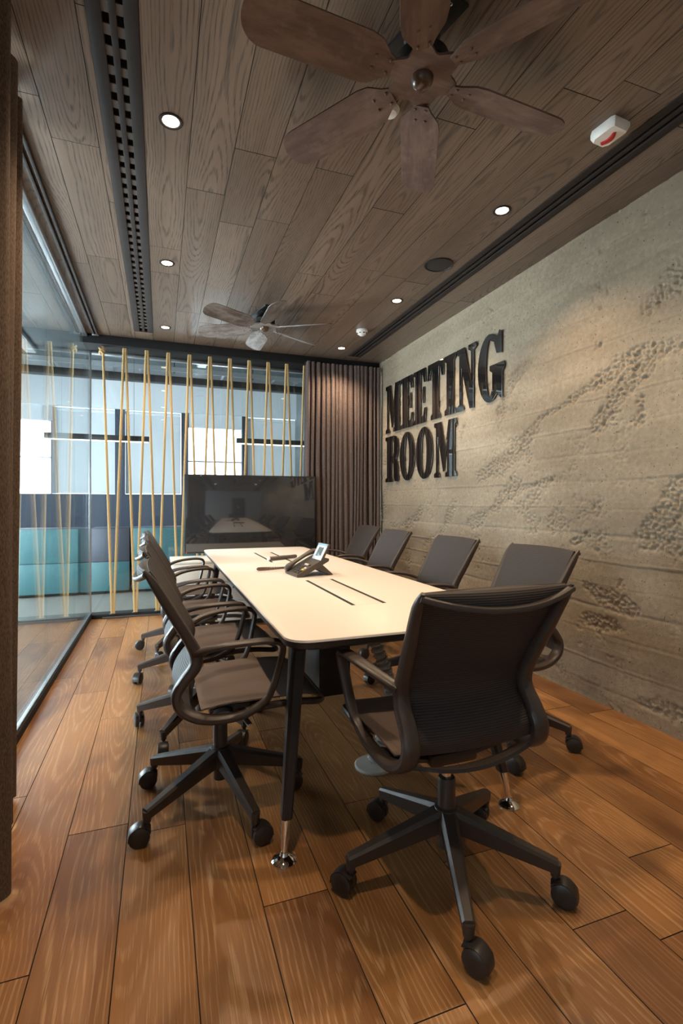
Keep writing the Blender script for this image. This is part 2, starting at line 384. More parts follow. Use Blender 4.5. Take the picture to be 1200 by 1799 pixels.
# ---- right wall: board-formed concrete, real relief
def hash2(ix, iy, k):
    n = (ix*374761393 + iy*668265263 + k*1442695041) & 0xffffffff
    n = ((n ^ (n >> 13))*1274126177) & 0xffffffff
    return ((n ^ (n >> 16)) & 0xffff)/65535.0
def vnoise(x, y, k):
    ix, iy = np.floor(x).astype(np.int64), np.floor(y).astype(np.int64); fx_, fy_ = x-ix, y-iy
    fx_, fy_ = fx_*fx_*(3-2*fx_), fy_*fy_*(3-2*fy_)
    a, b_, c, d = hash2(ix, iy, k), hash2(ix+1, iy, k), hash2(ix, iy+1, k), hash2(ix+1, iy+1, k)
    return (a*(1-fx_)+b_*fx_)*(1-fy_)+(c*(1-fx_)+d*fx_)*fy_
def worley(x, y, k):
    ix, iy = np.floor(x).astype(np.int64), np.floor(y).astype(np.int64); best = np.full(x.shape, 9.0); 
    for dx in (-1, 0, 1):
        for dy in (-1, 0, 1):
            cx, cy = ix+dx, iy+dy
            d = (cx+hash2(cx, cy, k)-x)**2+(cy+hash2(cx, cy, k+5)-y)**2; best = np.minimum(best, d)
    return np.sqrt(best)
def fbm(x, y, k, o=4):
    return sum(vnoise(x*2**i, y*2**i, k+i)*0.5**(i+1) for i in range(o))
def wall_uv(u, v):     # photo point -> (y, z) on the right wall
    t = math.atan(318/880); c, s = math.cos(t), math.sin(t); r = (u-600)/880
    D = XW/(r*c+s); return ((-r*s+c)*D, 1.12-(v-884)*D/880)
HONEY = [([(1215, 460), (1180, 500), (1150, 525)], 22), ([(1215, 605), (1150, 612), (1095, 630), (1050, 668)], 16), ([(1050, 668), (1010, 700), (950, 735), (925, 760)], 7),
         ([(940, 752), (915, 785), (890, 812), (850, 835)], 13), ([(1135, 635), (1090, 690), (1050, 745)], 14), ([(905, 855), (870, 890), (830, 920)], 11), ([(975, 842), (920, 858), (900, 842)], 6),
         ([(1205, 860), (1170, 895), (1140, 930), (1200, 950)], 20), ([(1035, 1035), (1060, 1048), (1110, 1072)], 11), ([(1035, 1088), (1075, 1100)], 9), ([(800, 885), (790, 910), (770, 945)], 10),
         ([(740, 900), (725, 920), (690, 925)], 8), ([(925, 640), (900, 670), (880, 720)], 9), ([(1030, 940), (1005, 955)], 5), ([(1130, 1235), (1190, 1255)], 8), ([(1130, 700), (1125, 740)], 9), ([(820, 740), (810, 770)], 5), ([(680, 860), (670, 910)], 8)]
BOARD_Z = [0.10, 0.235, 0.405, 0.545, 0.672, 0.80, 0.945, 1.10, 1.255, 1.40, 1.555, 1.715, 1.865, 2.02, 2.19, 2.36, 2.53]
def concrete_wall():
    ys = np.concatenate([np.linspace(Y0, 1.45, 40)[:-1], np.linspace(1.45, 3.4, 330)[:-1], np.linspace(3.4, 5.5, 230)]); zs = np.linspace(0, H+0.02, 400)
    Y, Z = np.meshgrid(ys, zs); h = np.zeros_like(Y)
    h += (fbm(Y*1.3, Z*2.2, 3)-0.5)*0.008 + (fbm(Y*9, Z*9, 11)-0.5)*0.0045
    zz = Z + (fbm(Y*2.0, Z*0+1.3, 21)-0.5)*0.016 + (vnoise(Y*30, Z*0, 23)-0.5)*0.004
    prev = 0
    for i, b in enumerate(BOARD_Z):
        h += np.where(zz > b, 1, 0)*(0.5-((i*0.618+0.2) % 1.0))*0.0022
        amp = 0.0050*np.clip((vnoise(Y*1.7+i*7, Z*0+i, 31)-0.25)*2.2, 0.12, 1.0)
        sgn = 1 if i % 3 else -1
        h += sgn*amp*np.exp(-((zz-b)/0.0042)**2)
        h -= 0.0018*np.exp(-((zz-b+0.009)/0.004)**2)
    h += np.where(vnoise(Y*3, zz*90, 41) > 0.8, 0.0007, 0)
    mask = np.zeros_like(Y)
    for pl, rp in HONEY:
        q = [wall_uv(*p) for p in pl]; rr = rp/880*(XW/(((pl[0][0]-600)/880)*0.9405+0.34))*1.15
        for a, b in zip(q[:-1], q[1:]):
            ax, az = a; bx_, bz = b; L2 = (bx_-ax)**2+(bz-az)**2+1e-9
            t = np.clip(((Y-ax)*(bx_-ax)+(Z-az)*(bz-az))/L2, 0, 1)
            d = np.sqrt(((Y-ax-t*(bx_-ax))*0.75)**2+(Z-az-t*(bz-az))**2)
            mask = np.maximum(mask, 1-d/(rr*1.5))
    mask = np.clip((mask + (fbm(Y*7, Z*9, 51)-0.5)*1.7 - 0.14)*2.4, 0, 1)
    extra = np.clip((fbm(Y*1.5+4, Z*2.2, 61)-0.60)*8, 0, 1)*np.clip((fbm(Y*12, Z*14, 66)-0.47)*8, 0, 1)*0.6
    mask = np.maximum(mask, extra)
    w1 = worley(Y*46+vnoise(Y*20, Z*20, 5), Z*54, 71); w2 = worley(Y*70, Z*80, 81)
    h -= mask*(0.026*np.clip(w1, 0, 1) + 0.006*w2 - 0.006)
    pit = (vnoise(Y*60, Z*60, 91) > 0.955) & (vnoise(Y*2, Z*2, 93) > 0.55); h -= pit*0.006
    n, m_ = len(ys), len(zs)
    co = np.stack([XW-h.ravel(), Y.ravel(), Z.ravel()], 1)
    idx = np.arange(n*m_).reshape(m_, n)
    f = np.stack([idx[:-1, :-1], idx[1:, :-1], idx[1:, 1:], idx[:-1, 1:]], -1).reshape(-1, 4)
    me = bpy.data.meshes.new('wall_right'); me.vertices.add(len(co)); me.vertices.foreach_set('co', co.ravel())
    me.loops.add(f.size); me.loops.foreach_set('vertex_index', f.ravel()); me.polygons.add(len(f))
    me.polygons.foreach_set('loop_start', np.arange(len(f))*4); me.polygons.foreach_set('loop_total', np.full(len(f), 4))
    me.update(calc_edges=True); me.validate(); me.shade_smooth(); me.materials.append(M['concrete'])
    return struct(put('wall_right', me))
concrete_wall()
struct(bx((XW+0.03, Y0, 0), (XW+0.12, 9.0, 3.36)).obj('wall_right_core', M['concrete_dark'], smooth=False))
# ---- wall behind the camera
struct(bx((XG-0.1, Y0-0.1, 0), (XW+0.1, Y0, H+0.1)).obj('wall_front', M['near_wall'], smooth=False))
dr = struct(bx((0.72, Y0-0.01, 0), (1.42, Y0+0.03, 2.1), 0.004).obj('door_1', M['door']))
bx((0.82, Y0+0.03, 1.02), (0.95, Y0+0.07, 1.045), 0.006).obj('door_handle', M['chrome'], dr)
tag(bx((1.02, Y0+0.03, 1.35), (1.09, Y0+0.036, 1.47), 0.002).obj('door_notice', M['plastic_w']), 'small white notice plate on the dark door behind the camera', 'notice')

# ---- left glass partition
win1 = struct(bx((XG-0.045, Y0, 0), (XG+0.02, YB, 0.045), 0.003).obj('window_1', M['matt_black']))
bx((XG-0.03, Y0, H-0.03), (XG+0.012, YB, H+0.01), 0.003).obj('head_channel', M['alu'], win1)
bx((XG-0.010, Y0, 0.045), (XG+0.010, YB, 0.052), 0.001).obj('sill_channel', M['alu'], win1)
cuts = [Y0, 0.72, 2.05, 3.43, 4.46, YB-0.012]
for a, b in zip(cuts[:-1], cuts[1:]):
    bx((XG-0.006, a+0.002, 0.046), (XG+0.006, b-0.002, H-0.01)).obj('pane', M['glass'], win1, smooth=False)
# ---- back glass partition
win2 = struct(bx((XG+0.005, YB-0.05, 0), (XW, YB+0.10, 0.040), 0.003).obj('window_2', M['matt_black']))
bx((-0.53, YB-0.07, 0), (XW, YB-0.05, 0.018), 0.003).obj('front_strip', M['frame'], win2)
bx((XG-0.03, 5.14, H-0.085), (XW, YB+0.10, H+0.012), 0.004).obj('head_beam', M['matt_black'], win2)
bx((XG-0.0, YB+0.01, H-0.115), (XW, YB+0.05, H-0.085), 0.003).obj('head_channel', M['alu'], win2)
xs = [XG-0.006, 0.60, 1.30, XW-0.002]
for a, b in zip(xs[:-1], xs[1:]):
    bx((a+0.002, YB+0.024, 0.04), (b-0.002, YB+0.036, H-0.10)).obj('pane', M['glass'], win2, smooth=False)
bx((XG-0.012, YB+0.0, 0.045), (XG+0.012, YB+0.022, H-0.08), 0.002).obj('corner_seal', M['alu'], win2)

# ---- office beyond the glass
fl2 = struct(bx((-2.9, 5.52, -0.12), (3.2, 9.2, -0.002)).obj('floor', M['office_floor'], smooth=False))
cl2 = struct(bx((-2.9, 5.52, 3.35), (3.2, 9.2, 3.5)).obj('ceiling', M['concrete_dark'], smooth=False))
struct(bx((-2.9, Y0, 2.95), (XG-0.1, 5.52, 3.1)).obj('ceiling', M['concrete_dark'], smooth=False))
struct(bx((XG-0.1, 5.52, H+0.02), (XW+0.1, 5.60, 3.36)).obj('trim_1', M['concrete_dark'], smooth=False))
struct(bx((-2.9, Y0-0.1, 0), (XG-0.1, Y0, 3.0)).obj('wall_front', M['near_wall'], smooth=False))
struct(bx((3.1, 9.0, 0), (3.2, 9.2, 3.36)).obj('wall_far_end', M['navy'], smooth=False))
wf = struct(bx((-2.9, 9.0, 0), (3.2, 9.2, 1.27)).obj('wall_far', M['navy'], smooth=False))
bx((-2.9, 8.90, 2.66), (3.2, 9.2, 3.36)).obj('soffit', M['office_white'], wf, smooth=False)
bx((-2.9, 8.95, 2.42), (-1.60, 9.2, 2.66)).obj('window_header', M['office_white'], wf, smooth=False)
bx((0.44, 8.97, 2.42), (1.38, 9.2, 2.66)).obj('window_header', M['office_white'], wf, smooth=False)
for x0, x1 in ((-1.62, -1.56), (-0.70, -0.55), (0.335, 0.45), (1.36, 1.46), (2.4, 2.5)):
    bx((x0, 8.96, 1.27), (x1, 9.2, 2.66)).obj('mullion', M['navy'], wf, smooth=False)
for i, (x0, x1, z1) in enumerate(((-2.9, -1.62, 2.42), (-1.56, -0.70, 2.66), (-0.55, 0.335, 2.66), (0.45, 1.36, 2.42), (1.46, 2.4, 2.66))):
    p = struct(bx((x0, 9.08, 1.27), (x1, 9.10, z1)).obj('window_%d' % (i+3), M['day'], smooth=False))
    if i in (0, 3): bx((x0, 9.04, (1.27+z1)/2-0.012), (x1, 9.07, (1.27+z1)/2+0.012)).obj('window_bar', M['alu'], p, smooth=False)
for (x0, x1, lab) in ((-1.555, -0.705, 'pale roller blind beyond the glass, left of the first dark window post'), (-0.545, 0.33, 'pale roller blind beyond the glass between two dark window posts'), (1.465, 2.395, 'pale roller blind beyond the glass, seen just left of the back curtain')):
    t = thing('roller_blind', lab, 'blind', (0, 0, 0), 0, 'roller blinds in the far office windows')
    bx((x0, 9.02, 1.275), (x1, 9.024, 2.60)).obj('fabric', M['blind'], t, smooth=False)
    MB().tube([(x0, 9.025, 2.62), (x1, 9.025, 2.62)], 0.03, 12).obj('roller', M['office_white'], t)
    bx((x0, 9.012, 1.275), (x1, 9.03, 1.30), 0.002).obj('hem_bar', M['office_white'], t)
# dark ceiling beam and metal tray in front of the far soffit
struct(bx((-2.9, 8.35, 3.02), (3.1, 8.50, 3.14), 0.004).obj('trim_2', M['black']))
tr = thing('cable_tray', 'grey metal cable tray under the dark office ceiling beyond the glass', 'cable tray')
for k in (0, 1): bx((-2.85, 7.95+0.28*k, 3.10), (3.1, 7.965+0.28*k, 3.17)).obj('side_rail', M['alu'], tr, smooth=False)
for k in range(15): bx((-2.7+0.4*k, 7.965, 3.10), (-2.66+0.4*k, 8.23, 3.11)).obj('rung', M['alu'], tr, smooth=False)
for k in range(5): MB().tube([(-2.2+1.2*k, 8.1, 3.11), (-2.2+1.2*k, 8.1, 3.35)], 0.008, 6).obj('hanger', M['black'], tr)
def batten(x, y0, y1, z, label):
    t = thing('ceiling_light', label, 'ceiling light', (x, (y0+y1)/2, z), 0, 'strip lights on the office ceiling')
    L = (y1-y0)/2
    bx((-0.075, -L, 0.0), (0.075, L, 0.05), 0.004).obj('housing', M['office_white'], t); bx((-0.06, -L+0.02, -0.012), (0.06, L-0.02, 0.0), 0.003).obj('diffuser', M['tube_dim'], t)
batten(0.62, 6.9, 8.3, 3.29, 'white strip light on the dark office ceiling above the television')
batten(-1.75, 6.9, 8.3, 3.29, 'white strip light on the dark office ceiling, far left beyond the glass')
def pendant(x0, x1, y, z, label):
    t = thing('pendant_light', label, 'pendant light', ((x0+x1)/2, y, z), 0, 'linear pendant lights over the office')
    L = (x1-x0)/2
    bx((-L, -0.035, 0.0), (L, 0.035, 0.075), 0.004).obj('housing', M['black'], t); bx((-L+0.01, -0.03, -0.012), (L-0.01, 0.03, 0.0), 0.003).obj('diffuser', M['tube'], t)
    for s in (-1, 1): MB().tube([(s*(L-0.2), 0, 0.07), (s*(L-0.2), 0, 3.345-z)], 0.002, 5).obj('suspension_wire', M['black'], t)
pendant(-1.45, -0.15, 7.6, 1.985, 'linear pendant light with glowing underside, left one beyond the glass')
pendant(1.07, 2.45, 7.6, 2.02, 'linear pendant light with glowing underside, right one beside the back curtain')
# teal cabinets
for i, (x0, x1, up, lab) in enumerate(((-2.75, -1.62, 'teal', 'teal office cabinet beyond the glass, leftmost of the low row'), (-1.61, -0.82, 'teal', 'teal office cabinet beyond the glass, second from left in the low row'),
        (-0.81, -0.36, 'mauve', 'narrow office cabinet with mauve upper door above a teal lower door'), (-0.34, 0.62, 'teal', 'wide teal office cabinet beyond the glass just left of the television'), (0.63, 1.7, 'teal', 'teal office cabinet beyond the glass behind the television'))):
    t = thing('office_cabinet', lab, 'cabinet', ((x0+x1)/2, 7.05, 0), 0, 'low office cabinets beyond the glass')
    L = (x1-x0)/2-0.003
    bx((-L, -0.23, 0.03), (L, 0.25, 0.81), 0.003).obj('carcass', M['navy'], t); bx((-L+0.02, -0.2, 0), (L-0.02, 0.2, 0.03)).obj('plinth', M['black'], t, smooth=False)
    bx((-L+0.003, -0.25, 0.40), (L-0.003, -0.23, 0.805), 0.002).obj('upper_door', M[up], t); bx((-L+0.003, -0.25, 0.035), (L-0.003, -0.23, 0.394), 0.002).obj('lower_door', M['teal'], t)
# left corridor window wall that lets the daylight in
wl = struct(bx((-2.9, Y0, 0), (-2.8, 9.0, 0.25)).obj('wall_left', M['office_white'], smooth=False))
bx((-2.9, Y0, 2.05), (-2.8, 9.0, 3.36)).obj('window_header', M['office_white'], wl, smooth=False)
M['day_low'] = emissive('daylight_pane_shaded', DAY_RGB, DAY_LEFT*0.34, 0.1); M['day_high'] = emissive('daylight_pane_bright', DAY_RGB, DAY_LEFT*2.2, 0.1)
yy = [Y0, 0.5, 2.3, 4.0, 5.7, 7.4, 9.0]
for i, (a, b) in enumerate(zip(yy[:-1], yy[1:])):
    bx((-2.9, b-0.06, 0.25), (-2.8, b+0.06, 2.05)).obj('mullion', M['office_white'], wl, smooth=False)
    struct(bx((-2.87, a+0.06, 0.25), (-2.86, b-0.06, 2.05)).obj('window_%d' % (i+8), M['day_high' if i == 4 else 'day_left' if i == 1 else 'day_low'], smooth=False))

# ================================================================== CEILING FITTINGS
def slot_diffuser(x0, x1, y0, y1, vanes, label):
    t = thing('slot_diffuser', label, 'air diffuser', ((x0+x1)/2, 0, H), 0, 'linear slot diffusers in the ceiling')
    w_ = (x1-x0)/2; e = 0.42*w_; b = 0.14*w_
    for s in (-1, 1): bx((-w_ if s < 0 else e, y0, -0.004), (-e if s < 0 else w_, y1, 0.012), 0.0015).obj('flange', M['diff'], t)
    bx((-b, y0+0.01, -0.003), (b, y1-0.01, 0.05), 0.001).obj('centre_bar', M['diff'], t)
    bx((-w_, y1-0.015, -0.0045), (w_, y1, 0.012), 0.001).obj('end_cap', M['diff'], t)
    bx((-e-0.003, y0, 0.055), (e+0.003, y1-0.002, 0.06)).obj('duct_backing', M['slot'], t, smooth=False)
    for s in (-1, 1): bx((s*(e+0.001)-0.002, y0, 0.012), (s*(e+0.001)+0.002, y1-0.002, 0.055)).obj('duct_side', M['slot'], t, smooth=False)
    if vanes:
        me = bx((-(e-b)/2, -0.021, 0.002), ((e-b)/2, 0.021, 0.006)).mesh('vane', M['vane'], smooth=False)
        for s in (-1, 1):
            y = y0+0.05
            while y < y1-0.05:
                put('vane', me, t, (s*(b+e)/2, y, 0)); y += 0.083
    return t
M['diff'] = plain('anodised_dark_diffuser', (0.034, 0.027, 0.025), 0.6, 0.0, 0.15)
M['vane'] = plain('brown_vane', (0.080, 0.058, 0.048), 0.6)
slot_diffuser(DL[0], DL[1], Y0, 4.92, True, 'long dark slot diffuser with vanes along the left side of the ceiling')
slot_diffuser(DR[0], DR[1], Y0, 4.985, False, 'long dark slot diffuser along the ceiling near the concrete wall')

def downlight(x, y, label, energy=1.0):
    t = thing('downlight', label, 'downlight', (x, y, H), 0, 'recessed ceiling downlights')
    MB().lathe([(0.036, -0.001), (0.037, -0.004), (0.046, -0.004), (0.048, 0.0), (0.048, 0.008), (0.036, 0.008)], 28).obj('trim_ring', M['diff'], t)
    MB().lathe([(0.0005, -0.005), (0.02, -0.0045), (0.033, -0.002), (0.036, 0.004)], 24).obj('lamp_face', M['lamp'], t)
    l = bpy.data.lights.new('downlight_beam', 'SPOT'); l.energy = LAMP_W*energy; l.color = LAMP_RGB; l.spot_size = math.radians(125); l.spot_blend = 0.75; l.shadow_soft_size = 0.03
    o = bpy.data.objects.new('downlight_beam', l); COL.objects.link(o); o.parent = t; o.location = (0, 0, -0.02)
LX, RX = 0.04, 1.72
for x, y, lab in ((LX, 2.17, 'bright downlight beside the left slot diffuser, nearest on the left'), (RX, 2.23, 'bright downlight near the right slot diffuser, right of the near fan'), (LX, 3.46, 'downlight on the left, middle of the three beside the left diffuser'), (RX, 3.50, 'downlight on the right, between the round speaker and the smoke detector'),
                  (LX, 4.73, 'downlight at the back left, near the far end of the left diffuser'), (RX, 4.76, 'small downlight at the back right above the curtain'), (LX, 0.88, 'downlight above the camera on the left, out of the picture'), (RX, 0.92, 'downlight above the camera on the right, out of the picture')):
    downlight(x, y, lab)
t = thing('ceiling_speaker', 'round black ceiling speaker beside the right slot diffuser', 'speaker', (1.72, 2.878, H))
MB().lathe([(0.088, 0.004), (0.094, 0.0), (0.094, -0.006), (0.086, -0.007), (0.083, -0.003), (0.083, 0.004)], 32).obj('bezel', M['black'], t)
MB().lathe([(0.083, 0.003), (0.083, -0.003), (0.05, -0.006), (0.001, -0.008)], 32).obj('grille', plain('speaker_grille', (0.03, 0.026, 0.026), 0.7, 0, 0.4, 0.4, 500, 0.8, 900), t)
t = thing('smoke_detector', 'white conical smoke detector on the ceiling near the back curtain', 'smoke detector', (1.716, 4.203, H))
MB().lathe([(0.05, 0.0), (0.052, -0.012), (0.050, -0.02)], 28).obj('base_ring', M['plastic_w'], t)
MB().lathe([(0.047, -0.019), (0.045, -0.032), (0.03, -0.043), (0.016, -0.052), (0.001, -0.055)], 28).obj('housing', M['plastic_w'], t)
for k in range(8):
    a = 2*PI*k/8; bx((-0.007, 0.034, -0.036), (0.007, 0.0465, -0.030)).obj('vent_slot', M['black'], t, (0, 0, 0), a, smooth=False)
t = thing('alarm_beacon', 'white ceiling alarm beacon with a red lens near the right diffuser', 'alarm beacon', (1.765, 1.590, H), 0.08)
poly = [(-0.045, -0.062), (0.045, -0.062), (0.052, -0.050), (0.052, 0.040), (0.035, 0.062), (-0.035, 0.062), (-0.052, 0.040), (-0.052, -0.050)]
b = MB(); b.loft([[Vector((x, y, 0)) for x, y in poly], [Vector((x, y, -0.018)) for x, y in poly], [Vector((x*0.8, y*0.86, -0.036)) for x, y in poly]]); b.obj('housing', M['plastic_w'], t)
MB().sweep([(0.004, 0.040, -0.036), (0.010, 0.018, -0.040), (0.006, -0.008, -0.041), (-0.004, -0.030, -0.036)], [0.010, 0.011, 0.011, 0.006], 0.006, (1, 0, 0)).obj('red_lens', M['red'], t)
t = thing('ceiling_sensor', 'small white ceiling cap half hidden behind a blade of the near fan', 'sensor', (0.86, 1.81, H))
MB().lathe([(0.034, 0.0), (0.034, -0.01), (0.026, -0.02), (0.001, -0.024)], 24).obj('cap', M['plastic_w'], t)
MB().lathe([(0.038, 0.0), (0.038, -0.003), (0.030, -0.004)], 24).obj('flange', M['plastic_w'], t)

# ---- ceiling fans
def fan(loc, zh, ang0, pitch, m, mdome, label, R=0.60):
    t = thing('ceiling_fan', label, 'ceiling fan', (loc[0], loc[1], zh), 0, 'six bladed ceiling fans')
    top = H-zh
    bx((-0.06, -0.15, top-0.012), (0.06, 0.15, top), 0.003).obj('mounting_plate', M['black'], t, (0, 0, 0), 0.25)
    for s in (-1, 1):
        for q in (-1, 1): MB().lathe([(0.006, top-0.012), (0.006, top-0.015), (0.001, top-0.017)], 10, (s*0.035, q*0.12, 0)).obj('plate_screw', M['chrome'], t)
    MB().lathe([(0.058, top-0.012), (0.060, top-0.032), (0.045, top-0.045), (0.02, top-0.048)], 24).obj('canopy', M['black'], t)
    MB().lathe([(0.018, top-0.046), (0.018, 0.07)], 16).obj('downrod', M['black'], t)
    MB().lathe([(0.02, 0.076), (0.070, 0.070), (0.088, 0.055), (0.088, 0.022), (0.075, 0.010), (0.02, 0.008)], 32).obj('motor_housing', M['black'], t)
    hub = []
    for k in range(72):
        a = 2*PI*k/72; r = 0.113+0.019*math.cos(6*(a-math.radians(ang0)))
        hub.append((r*math.cos(a), r*math.sin(a)))
    MB().prism(hub, -0.003, 0.006).obj('hub_plate', m, t)
    MB().lathe([(0.038, -0.003), (0.036, -0.016), (0.026, -0.031), (0.012, -0.037), (0.0005, -0.038)], 28).obj('hub_dome', mdome, t)
    out = [(0.112, -0.028), (0.135, -0.038), (0.175, -0.066), (0.215, -0.0735)]
    n = 7
    out += [(R-0.0735+0.0735*math.sin(PI*k/(2*n)), -0.0735*math.cos(PI*k/(2*n))) for k in range(0, n+1)]
    full = out + [(x, -y) for x, y in out[::-1][1:]]
    b = MB(); cam_ = lambda x, y: -0.10*max(0, x-0.15)*0 + 0.006*(1-(y/0.0665)**2)
    b.loft([[Vector((x, y, -0.004)) for x, y in full], [Vector((x, y, 0.002)) for x, y in full]])
    bl = b.mesh('blade', m)
    bm_ = MB()
    for bx_, by in ((0.128, -0.019), (0.128, 0.019), (0.178, -0.018), (0.178, 0.018)): bm_.lathe([(0.0052, -0.004), (0.0052, -0.007), (0.003, -0.009), (0.0004, -0.0096)], 10, (bx_, by, 0))
    bo = [MB().lathe([(0.0052, -0.004), (0.0052, -0.007), (0.003, -0.009), (0.0004, -0.0096)], 10).mesh('bolt', m)]
    for k in range(6):
        a = math.radians(ang0+60*k)
        o = put('blade', bl, t); o.rotation_euler = (Matrix.Rotation(a, 3, 'Z') @ Matrix.Rotation(pitch, 3, 'X')).to_euler()
        o.location = (0, 0, -0.004)
        for bx_, by in ((0.128, -0.019), (0.128, 0.019), (0.178, -0.018), (0.178, 0.018)): put('bolt', bo[0], o, (bx_, by, 0))
    return t
fan((0.815, 1.470), 2.53, 3, math.radians(16), M['rust'], M['rustdome'], 'large rusty brown six bladed ceiling fan nearest the camera')
fan((0.798, 4.07), 2.56, 30, math.radians(20), M['fan_silver'], M['rustdome'], 'smaller looking ceiling fan farther back, above the far end of the table', 0.575)
# ---- curtain track along the left
t = thing('curtain_track', 'dark twin curtain track along the ceiling above the left glass', 'curtain track')
for k in (0, 1): bx((-0.585+0.030*k, Y0, H-0.022), (-0.570+0.030*k, 5.11, H), 0.002).obj('rail', M['diff'], t)
bx((-0.59, 5.085, H-0.026), (-0.535, 5.11, H), 0.002).obj('end_cap', M['alu'], t)

# ================================================================== ROPES
def rope_mesh(L, r=0.0125, pitch=0.052):
    b = MB(); n = int(L/pitch*7)
    for k in range(3):
        rings = []
        for i in range(n+1):
            z = L*i/n; a = 2*PI*z/pitch + 2*PI*k/3; c = Vector((0.0058*math.cos(a), 0.0058*math.sin(a), z))
            rings.append([c+Vector((0.0072*math.cos(q), 0.0072*math.sin(q), 0)) for q in (a-2.0, a-1.0, a, a+1.0, a+2.0)])
        vs = [p for rg in rings for p in rg]; fs = []
        for i in range(n): fs += [(i*5+j, i*5+j+1, i*5+5+j+1, i*5+5+j) for j in range(4)]
        b.add(vs, fs)
    return b.mesh('rope_strand', M['rope'], ang=60)
rt = thing('laced_rope', 'tan twisted rope laced in a tall zigzag between beam and sill at the back glass', 'rope', (0, 5.3, 0))
yt, yb, zt, zb = 5.22, 5.352, 2.603, 0.042
tops = [-0.520+0.1985*k for k in range(11)]; bots = [-0.437+0.2045*k for k in range(10)]
segs = []
for k in range(10): segs += [(tops[k]+0.008, bots[k]-0.008), (tops[k+1]-0.008, bots[k]+0.008)]
L0 = math.sqrt((yt-yb)**2+(zt-zb)**2+0.1**2)
rm = rope_mesh(L0)
for xt, xb in segs:
    o = put('rope_strand', rm, rt, (xb, yb-5.3, zb)); d = Vector((xt-xb, yt-yb, zt-zb))
    o.rotation_mode = 'QUATERNION'; o.rotation_quaternion = d.to_track_quat('Z', 'Y'); o.scale = (1, 1, d.length/L0)
kn = MB()
for i in range(3): kn.tube([(tops[0]+0.02*math.cos(a+i), yt-5.3+0.02*math.sin(a+i), zt-0.06+0.016*i+0.01*math.sin(2*a)) for a in [2*PI*q/12 for q in range(13)]], 0.009, 7)
kn.tube([(tops[0]+0.01, yt-5.32, zt-0.05), (tops[0]-0.028, yt-5.325, zt-0.02)], 0.006, 6)
kn.obj('knot', M['rope'], rt)
em = MB(); em.lathe([(0.018, 0.0), (0.030, 0.0), (0.032, 0.004), (0.028, 0.008), (0.018, 0.006)], 20); em = em.mesh('eyelet', M['frame'])
for x in bots: put('eyelet', em, win2, (x, yb, 0.040))

# ================================================================== CURTAINS
def curtain(name, label, fn, m, nu, rail_pts=None):
    t = thing(name, label, 'curtain')
    MB().sheet(fn, nu, 30, 0.003).obj('cloth', m, t, ang=80)
    return t
random.seed(11)
ph = [random.uniform(0.5, 1.6) for _ in range(17)]; cum = np.cumsum([0]+ph); cum = cum/cum[-1]
am = [random.uniform(0.4, 1.25) for _ in range(18)]
def back_curtain(u, v):
    i = min(int(np.searchsorted(cum, u, 'right'))-1, 16); f = (u-cum[i])/(cum[i+1]-cum[i])
    spread = 1.0+0.02*math.sin(u*9)
    x = 1.435+0.862*u - 0.02*(1-u)*v + 0.012*math.sin(5*v+u*20)*v*(1 if 0.05 < u < 0.95 else 0); a = 0.038*am[i]*(0.75+0.35*v)
    sh = 0.014*math.sin(2*PI*f*2)*0.6
    y = 5.065 + a*math.cos(2*PI*f) + 0.012*math.sin(3*v+6*u)
    return Vector((min(x+sh, 2.295), y, 2.595*(1-v)+0.012))
ct = curtain('curtain', 'taupe floor-length curtain in the back right corner beside the television', back_curtain, M['curtain'], 17*12)
for k in range(18): MB().box((1.435+0.86*cum[k]-0.004, 5.09, 2.575), (1.435+0.86*cum[k]+0.004, 5.11, 2.61), 0.002).obj('curtain_hook', M['black'], ct)
CREST = [(2.32, -0.60), (2.20, -0.497), (2.11, -0.585), (2.02, -0.470), (1.84, -0.575), (1.66, -0.395), (1.50, -0.53), (1.36, -0.37), (1.20, -0.53), (1.05, -0.37), (0.90, -0.53), (0.74, -0.38), (0.58, -0.53)]
def left_curtain(u, v):
    q = u*(len(CREST)-1); i = min(int(q), len(CREST)-2); f = q-i; a, b = CREST[i], CREST[i+1]
    g = 0.5-0.5*math.cos(PI*f); y = a[0]+(b[0]-a[0])*f; x = a[1]+(b[1]-a[1])*g
    x += 0.006*math.sin(4*v+9*u)-0.010*v; y += 0.012*math.sin(PI*f)*(1 if i % 2 else -1)
    return Vector((max(x, XG+0.035), y, 2.640*(1-v)+0.012))
cl = curtain('curtain', 'dark brown curtain hanging in folds at the left edge beside the glass', left_curtain, M['curtain_left'], 8*14)
for k in range(9): MB().box((-0.576, 2.2-0.2*k-0.004, 2.63), (-0.568, 2.2-0.2*k+0.004, 2.664), 0.002).obj('curtain_hook', M['black'], cl)

